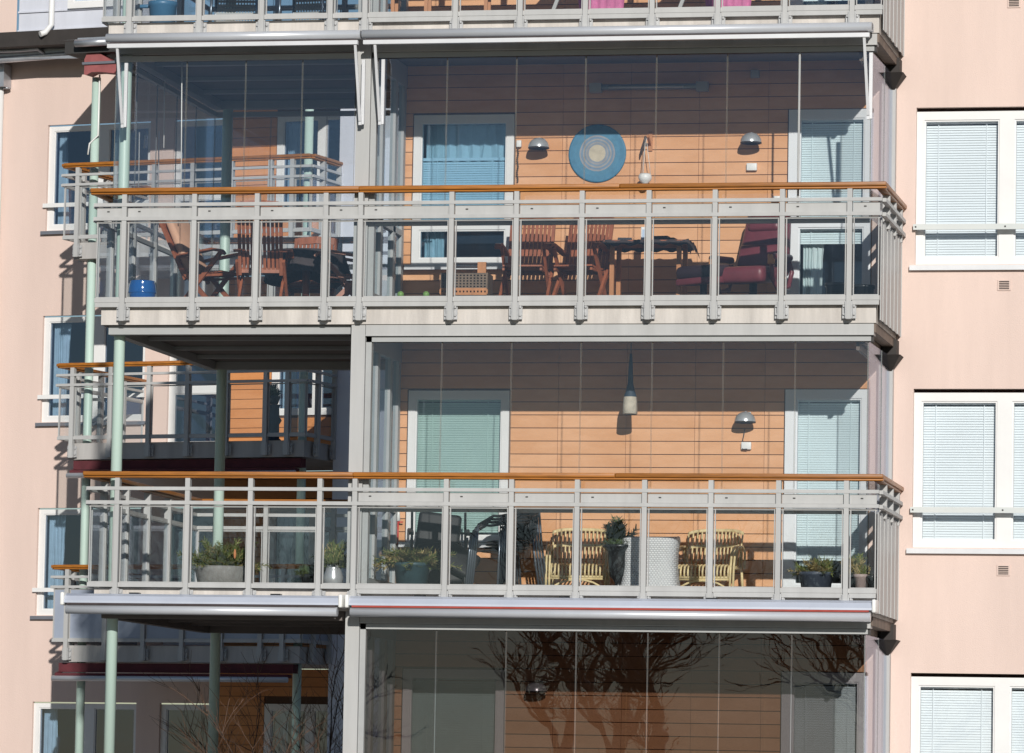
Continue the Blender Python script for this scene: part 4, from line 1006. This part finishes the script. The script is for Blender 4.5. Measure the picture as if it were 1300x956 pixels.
# white wicker tub
def weave():
    m = bpy.data.materials.new('wicker_weave'); m.use_nodes = True; nt = m.node_tree; n = nt.nodes; l = nt.links; b = n['Principled BSDF']; b.inputs['Roughness'].default_value = .6
    tc = n.new('ShaderNodeTexCoord'); br = n.new('ShaderNodeTexBrick'); mp = n.new('ShaderNodeMapping'); mp.inputs['Rotation'].default_value = (pi/2, 0, 0); mp.inputs['Scale'].default_value = (1, 1, 1)
    l.new(tc.outputs['Object'], mp.inputs[0]); l.new(mp.outputs[0], br.inputs['Vector'])
    br.inputs['Scale'].default_value = 1; br.inputs['Brick Width'].default_value = .03; br.inputs['Row Height'].default_value = .02; br.inputs['Mortar Size'].default_value = .006; br.inputs['Mortar Smooth'].default_value = .6
    br.inputs['Color1'].default_value = (.80, .80, .80, 1); br.inputs['Color2'].default_value = (.72, .73, .74, 1); br.inputs['Mortar'].default_value = (.50, .51, .53, 1)
    l.new(br.outputs['Color'], b.inputs['Base Color']); bp = n.new('ShaderNodeBump'); bp.inputs['Strength'].default_value = .7; bp.inputs['Distance'].default_value = .01; bp.invert = True
    l.new(br.outputs['Fac'], bp.inputs['Height']); l.new(bp.outputs[0], b.inputs['Normal']); MATS['wicker_weave'] = m
weave()
p = ground_at(826, .85, 0)
t = thing('wicker_seat', 'white wicker tub seat with flared base beside the black urn', 'wicker seat', p, .05)
m = MB(); n = 40; rings = [(.33, 0), (.305, .05), (.28, .14), (.265, .28), (.27, .42), (.285, .52), (.28, .555), (.262, .565), (.25, .555), (.25, .42), (.24, .34)]
for r_, z_ in rings:
    for i in range(n):
        a = 2*pi*i/n; e = .5; m.v.append((math.copysign(abs(cos(a))**e, cos(a))*r_, math.copysign(abs(sin(a))**e, sin(a))*r_*.8, z_+(.03 if sin(a) > 0 and .3 < z_ else 0)))
for j in range(len(rings)-1):
    for i in range(n): m.face([j*n+i, j*n+(i+1) % n, (j+1)*n+(i+1) % n, (j+1)*n+i], 0, True)
m.build('woven_shell', 'wicker_weave', t)
soft('seat', (.44, .34, .04), 'wicker_white', t, (0, 0, .33), (0, 0, 0), .012)
# stacked metal chairs
def stack_chair(loc, rz, label):
    t = thing('stacking_chair', label, 'chair', loc, rz, 'stacked black metal chairs')
    m = MB(); hs = [(.25*cos(a)+0, .02+.25*sin(a), .70+.06*max(0, sin(a))) for a in [-.35+(pi+.7)*i/16 for i in range(17)]]
    hs = [(.255, -.24, .60)]+hs+[(-.255, -.24, .60)]
    m.tube(hs, .014, 8); m.build('arm_hoop', 'black_metal', t)
    for s_ in (-1, 1):
        m = MB(); m.tube([(s_*.255, -.24, .60), (s_*.26, -.25, .42), (s_*.28, -.28, 0)], .0125, 8); m.build('leg', 'grey_tube', t)
        m = MB(); m.tube([(s_*.18, .20, .74), (s_*.20, .22, .42), (s_*.23, .28, 0)], .0125, 8); m.build('leg', 'grey_tube', t)
    m = MB(); m.lathe([(0, .425), (.18, .428), (.225, .435), (.235, .43), (.22, .42), (0, .415)], (0, -.02, 0), 24); m.build('seat', 'black_metal', t)
    m = MB(); a0 = .35
    for j in range(6):
        z = .52+j*.04; m.tube([(.23*cos(a), .01+.235*sin(a), z+.02*sin(a)) for a in [a0+(pi-2*a0)*i/10 for i in range(11)]], .014, 6)
    for i in range(9):
        a = a0+(pi-2*a0)*i/8; m.tube([(.232*cos(a), .01+.238*sin(a), .50), (.24*cos(a), .02+.245*sin(a), .76)], .006, 5)
    m.build('woven_back', 'black_metal', t)
    return t
q = Vector(ground_at(640, 1.0, 0))
for i, lab in enumerate(('lowest chair of the stack of black metal chairs', 'second chair from the bottom of the black metal stack', 'third chair from the bottom of the black metal stack', 'topmost chair of the stack of black metal chairs')):
    stack_chair(q+Vector((.022*i, .012*i, .033*i)), -.75, lab)
# folded black recliner
p = ground_at(556, 1.15, 0)
t = thing('folded_recliner', 'folded black padded garden recliner leaning left of the stacked chairs', 'garden recliner', p, .25)
soft('back_pad', (.46, .10, .72), 'black_fabric', t, (-.05, .10, .12), (-.12, .10, 0), .04, .95)
soft('seat_pad', (.46, .10, .44), 'black_fabric', t, (.04, -.04, .10), (-.25, -.08, 0), .04)
soft('foot_pad', (.34, .10, .30), 'black_fabric', t, (.16, -.16, .22), (-.5, .5, 0), .04)
for s_ in (-1, 1):
    m = MB(); m.tube([(s_*.26, -.25, .0), (s_*.27, .0, .45), (s_*.27, .18, .84)], .013, 8); m.build('leg', 'black_metal', t)
    m = MB(); m.tube([(s_*.28, .25, .0), (s_*.28, -.06, .52), (s_*.28, -.20, .56)], .013, 8); m.build('leg', 'grey_tube', t)
    m = MB(); m.bar((s_*.285, -.24, .60), (s_*.285, .16, .66), .05, .03); m.build('arm', 'black_fabric', t)
# cleaning brushes on the wall
for px, lab in ((497.5, 'pale brush with a red handle on the left wall edge of the lower balcony'), (505.5, 'thin pale brush with a red handle beside the other brush, nearer the window')):
    q = at(px, 664, YW-.06); t = thing('brush', lab, 'brush', q, 0, 'brushes on the lower wall')
    m = MB(); m.tube([(0, 0, .02), (.0, 0, .10), (.0, 0, .17)], [.022, .016, .004], 8); m.build('bristles', 'white_plastic', t)
    m = MB(); m.tube([(0, 0, .02), (0, 0, -.22)], .008, 8); m.bar((-.03, 0, .01), (.05, 0, .01), .012, .012); m.build('handle', 'red_plastic', t)

# ------------------------------------------------------------------ topmost balcony (only its floor level shows)
z2 = FL(2)
p = at(206.5, 18, .55); p = Vector((p.x, .55, z2))
t = thing('blue_tub', 'blue tub with a side handle on the topmost balcony', 'tub', p)
m = MB(); m.lathe([(0, 0), (.125, 0), (.14, .155), (.15, .16), (.15, .185), (.135, .185), (.12, .05), (0, .04)], (0, 0, 0), 28); m.build('tub_body', 'pot_steel_blue', t); t.scale = (1, 1, 1.55)
m = MB(); m.box(-.24, -.145, -.02, .02, .15, .172); m.build('handle', 'pot_steel_blue', t, bevel=.006)
def mesh_chair(px, lab, rz):
    q = at(px, 18, .9); q = Vector((q.x, .9, z2)); t = thing('mesh_chair', lab, 'chair', q, rz, 'dark mesh chairs on the topmost balcony')
    m = MB(); nx, nz = 16, 16
    for i in range(nx+1): x = -.24+.48*i/nx; m.box(x-.006, x+.006, .18, .188, .12, .80)
    for j in range(nz+1): z = .12+.68*j/nz; m.box(-.24, .24, .179, .187, z-.012, z+.012)
    m.build('mesh_back', 'grey_metal_dark', t)
    soft('seat', (.48, .42, .04), 'black_fabric', t, (0, -.03, .40), (0, 0, 0), .015)
    for sx in (-.24, .24):
        for sy in (-.23, .19): m = MB(); m.tube([(sx, sy, 0), (sx*.95, sy, .42)], .014, 8); m.build('leg', 'grey_tube', t)
mesh_chair(300, 'dark mesh chair on the topmost balcony, nearer the blue tub', .15)
mesh_chair(392, 'dark mesh chair on the topmost balcony, nearer the pillar', -.1)
def stool(px, lab):
    q = at(px, 14, .9); q = Vector((q.x, .9, z2)); t = thing('wooden_stool', lab, 'stool', q, .1, 'wooden stools on the topmost balcony')
    m = MB(); m.box(-.2, .2, -.18, .18, .42, .45); m.build('seat', 'teak_light', t)
    for sx in (-.17, .17):
        for sy in (-.15, .15): m = MB(); m.box(sx-.018, sx+.018, sy-.018, sy+.018, 0, .419); m.build('leg', 'teak_light', t)
    m = MB(); m.box(-.15, .15, -.155, -.14, .13, .17); m.build('stretcher', 'teak_light', t)
stool(522, 'wooden stool on the topmost balcony right of the pillar')
stool(640, 'wooden stool on the topmost balcony left of the pink cloth')
for px, lab in ((745, 'folding table under a pink cloth, the one nearer the middle of the topmost balcony'), (905, 'folding table under a pink cloth, the one farther right on the topmost balcony')):
    q = at(px, 10, .9); q = Vector((q.x, .9, z2)); t = thing('folding_table', lab, 'table', q, 0, 'folding tables on the topmost balcony')
    m = MB(); m.box(-.4, .4, -.25, .25, .70, .72); m.build('table_top', 'white_paint', t)
    for s_ in (-1, 1): m = MB(); m.bar((s_*.36, -.22, .0), (s_*.10, -.22, .70), .035, .035, up=(0, 1, 0)); m.build('leg', 'grey_metal', t)
    m = MB(); n = 22; top = .724
    for j, z_ in enumerate((top, top, .5, .17)):
        for i in range(n):
            x = -.30+.6*i/(n-1) if j < 2 else (-.30+.6*i/(n-1))*(1-.25*(j-1)/2); y = (.2, -.265, -.28, -.28)[j]+.015*sin(i*1.7)*(j > 1); m.v.append((x+.2, y, z_-(.06*abs(sin(i*.55)) if j == 3 else 0)))
    for j in range(3):
        for i in range(n-1): a = j*n+i; m.face([a, a+1, a+n+1, a+n], 0, True)
    tag(m.build('pink_cloth', 'pink_cloth', None, q), 'pink cloth hanging from the '+('middle' if px < 800 else 'right hand')+' folding table of the topmost balcony', 'tablecloth')

# unseen blind and roof slab, added to keep the sun off the rear balconies
t = thing('added_shade_blind', 'unseen blind added over the topmost left bay to shade the rear wing', 'blind', (0, 0, 0))
m = MB(); m.box(-3.0, -.50, .16, .17, 2*H-.1, 3*H-1.42); m.build('blind_sheet', 'wicker_white', t)
m = MB(); m.tube([(-3.0, .165, 3*H-1.45), (-.5, .165, 3*H-1.45)], .03, 10); m.build('roller', 'grey_metal', t)
m = MB(); m.prism([(-3.1, .0), (9.5, .0), (9.5, YW-.01), (-.40, YW-.01), (-.40, YB), (-3.1, YB)], 3*H-1.365, 3*H-1.07)
m.build('roof', 'grey_clad', fb)  # added slab, shaped for the shade it throws on the rear wing

# ------------------------------------------------------------------ rear things
q = R0+RU*rear(347, 530, .75)[0]+RN*.75; t = thing('plant_stand', 'slim dark plant stand with a bushy pot plant on the middle rear balcony', 'plant stand', (q.x, q.y, H-1.13), RANG)
m = MB(); m.lathe([(0, 0), (.13, 0), (.13, .05), (.09, .09), (.085, .28), (.12, .34), (.085, .40), (.08, .52), (.10, .56), (.0, .57)], (0, 0, 0), 16); m.build('pedestal', 'lampshade_dark', t)
m = MB(); m.lathe([(0, .57), (.06, .57), (.10, .68), (.08, .68), (0, .64)], (0, 0, 0), 14); m.build('pot', 'pot_black', t)
m = MB(); conifer(m, (0, 0, .66), .13, .20, 22, 31, .06, .6, 0, .8); m.build('foliage', ['conifer_dark', 'lampshade_dark'], t)

def bush(loc, h, n, seed, label):
    rnd = random.Random(seed); m = MB()
    def grow(p, d, L, r, lev):
        pts = [p]; 
        for i in range(4):
            d = (d+Vector((rnd.uniform(-.22, .22), rnd.uniform(-.22, .22), rnd.uniform(-.08, .10)))).normalized(); p = p+d*L/4; pts.append(p)
            if lev < 3 and i > 0:
                for _ in range(2 if rnd.random() < .7 else 1):
                    e = (d+Vector((rnd.uniform(-.9, .9), rnd.uniform(-.9, .9), rnd.uniform(-.1, .4)))).normalized(); grow(p, e, L*rnd.uniform(.4, .62), r*.55, lev+1)
        m.tube(pts, [r, r*.9, r*.8, r*.7, r*.5], 4, 0 if lev < 2 else 1, cap=False)
    for i in range(n):
        a = rnd.uniform(0, 2*pi); grow(Vector((0.15*cos(a), .15*sin(a), 0)), Vector((.25*cos(a), .25*sin(a), 1)).normalized(), h*rnd.uniform(.6, .85), .014, 0)
    tag(m.build('bare_shrub', ['twig', 'twig_warm'], None, loc), label, 'shrub', 'bare shrubs below the balconies')
bush((at(352, 850, 3).x, 3.0, -5), 2.75, 4, 41, 'bare twiggy shrub rising below the lower left balcony')
bush((at(412, 850, 5).x, 5.0, -5), 3.1, 4, 42, 'bare twiggy shrub beside the pillar at the bottom edge')

# street trees opposite the house: they show as reflections in the lower panes
def bare_tree(loc, h, seed, label):
    rnd = random.Random(seed); t = thing('bare_tree', label, 'tree', loc, 0, 'bare trees opposite the house')
    tr = MB(); cr = MB()
    def grow(p, d, L, r, lev):
        pts = [p]; rs_ = [r]
        n = 5
        for i in range(n):
            d = (d+Vector((rnd.uniform(-.25, .25), rnd.uniform(-.25, .25), rnd.uniform(-.05, .16)))).normalized(); p = p+d*L/n; pts.append(p); rs_.append(r*(1-.5*(i+1)/n))
            if lev < 4 and (i > 0 or lev > 0):
                for _ in range(1 if rnd.random() < .7 else 2):
                    e = (d*.7+Vector((rnd.uniform(-1, 1), rnd.uniform(-1, 1), rnd.uniform(-.3, .6)))).normalized(); grow(p, e, L*rnd.uniform(.45, .66), r*(1-.5*(i+1)/n)*.62, lev+1)
        (tr if lev == 0 else cr).tube(pts, [max(.008, x) for x in rs_], 7 if lev < 2 else 3, 0, cap=False)
    grow(Vector((0, 0, 0)), Vector((0, 0, 1)), h*.62, h*.028, 0)
    tr.build('trunk', 'bark', t); cr.build('crown', 'bark', t)
TREES = [(-20.5, -66, 9.2), (-15.5, -62, 8.2), (-11.5, -70, 9.4), (-7.5, -61, 7.6), (-4, -66, 8.6), (-25, -63, 8.8), (0.5, -70, 8.8)]
WORD = ['tall leafless tree opposite the house, first of the left pair', 'leafless tree with a low crown opposite the house, second of the left pair', 'tallest leafless tree opposite the house', 'smallest leafless tree opposite the house', 'leafless tree opposite the house right of the smallest one', 'leftmost leafless tree opposite the house', 'rightmost leafless tree opposite the house']
for i, ((x, y, h_), lb) in enumerate(zip(TREES, WORD)): bare_tree((x, y, -5), h_, 60+i, lb)
# low dark wooded bank far beyond the trees
rnd = random.Random(5); m = MB()
for i in range(700):
    x = rnd.uniform(-90, 60); y = rnd.uniform(-112, -98); hh = rnd.uniform(1.6, 2.6)+.4*sin(x*.13); w_ = rnd.uniform(1.2, 2.6)
    b0 = len(m.v); z = -5
    for j in range(5):
        f = j/4; rr = w_*(1-f)*(.8+.4*rnd.random())+.05
        for k in range(5): a = 2*pi*k/5+j; m.v.append((x+rr*cos(a), y+rr*sin(a), z+hh*f))
    for j in range(4):
        for k in range(5): m.face([b0+j*5+k, b0+j*5+(k+1) % 5, b0+(j+1)*5+(k+1) % 5, b0+(j+1)*5+k])
o = m.build('far_wood', 'conifer_dark'); o['kind'] = 'stuff'; o['label'] = 'dark wood on the bank far opposite the house'; o['category'] = 'wood'

scene.cycles.transparent_max_bounces = 40
scene.cycles.max_bounces = 8
scene.cycles.use_denoising = True
scene.view_settings.view_transform = 'Standard'; scene.view_settings.look = 'None'; scene.view_settings.exposure = 0; scene.view_settings.gamma = 1
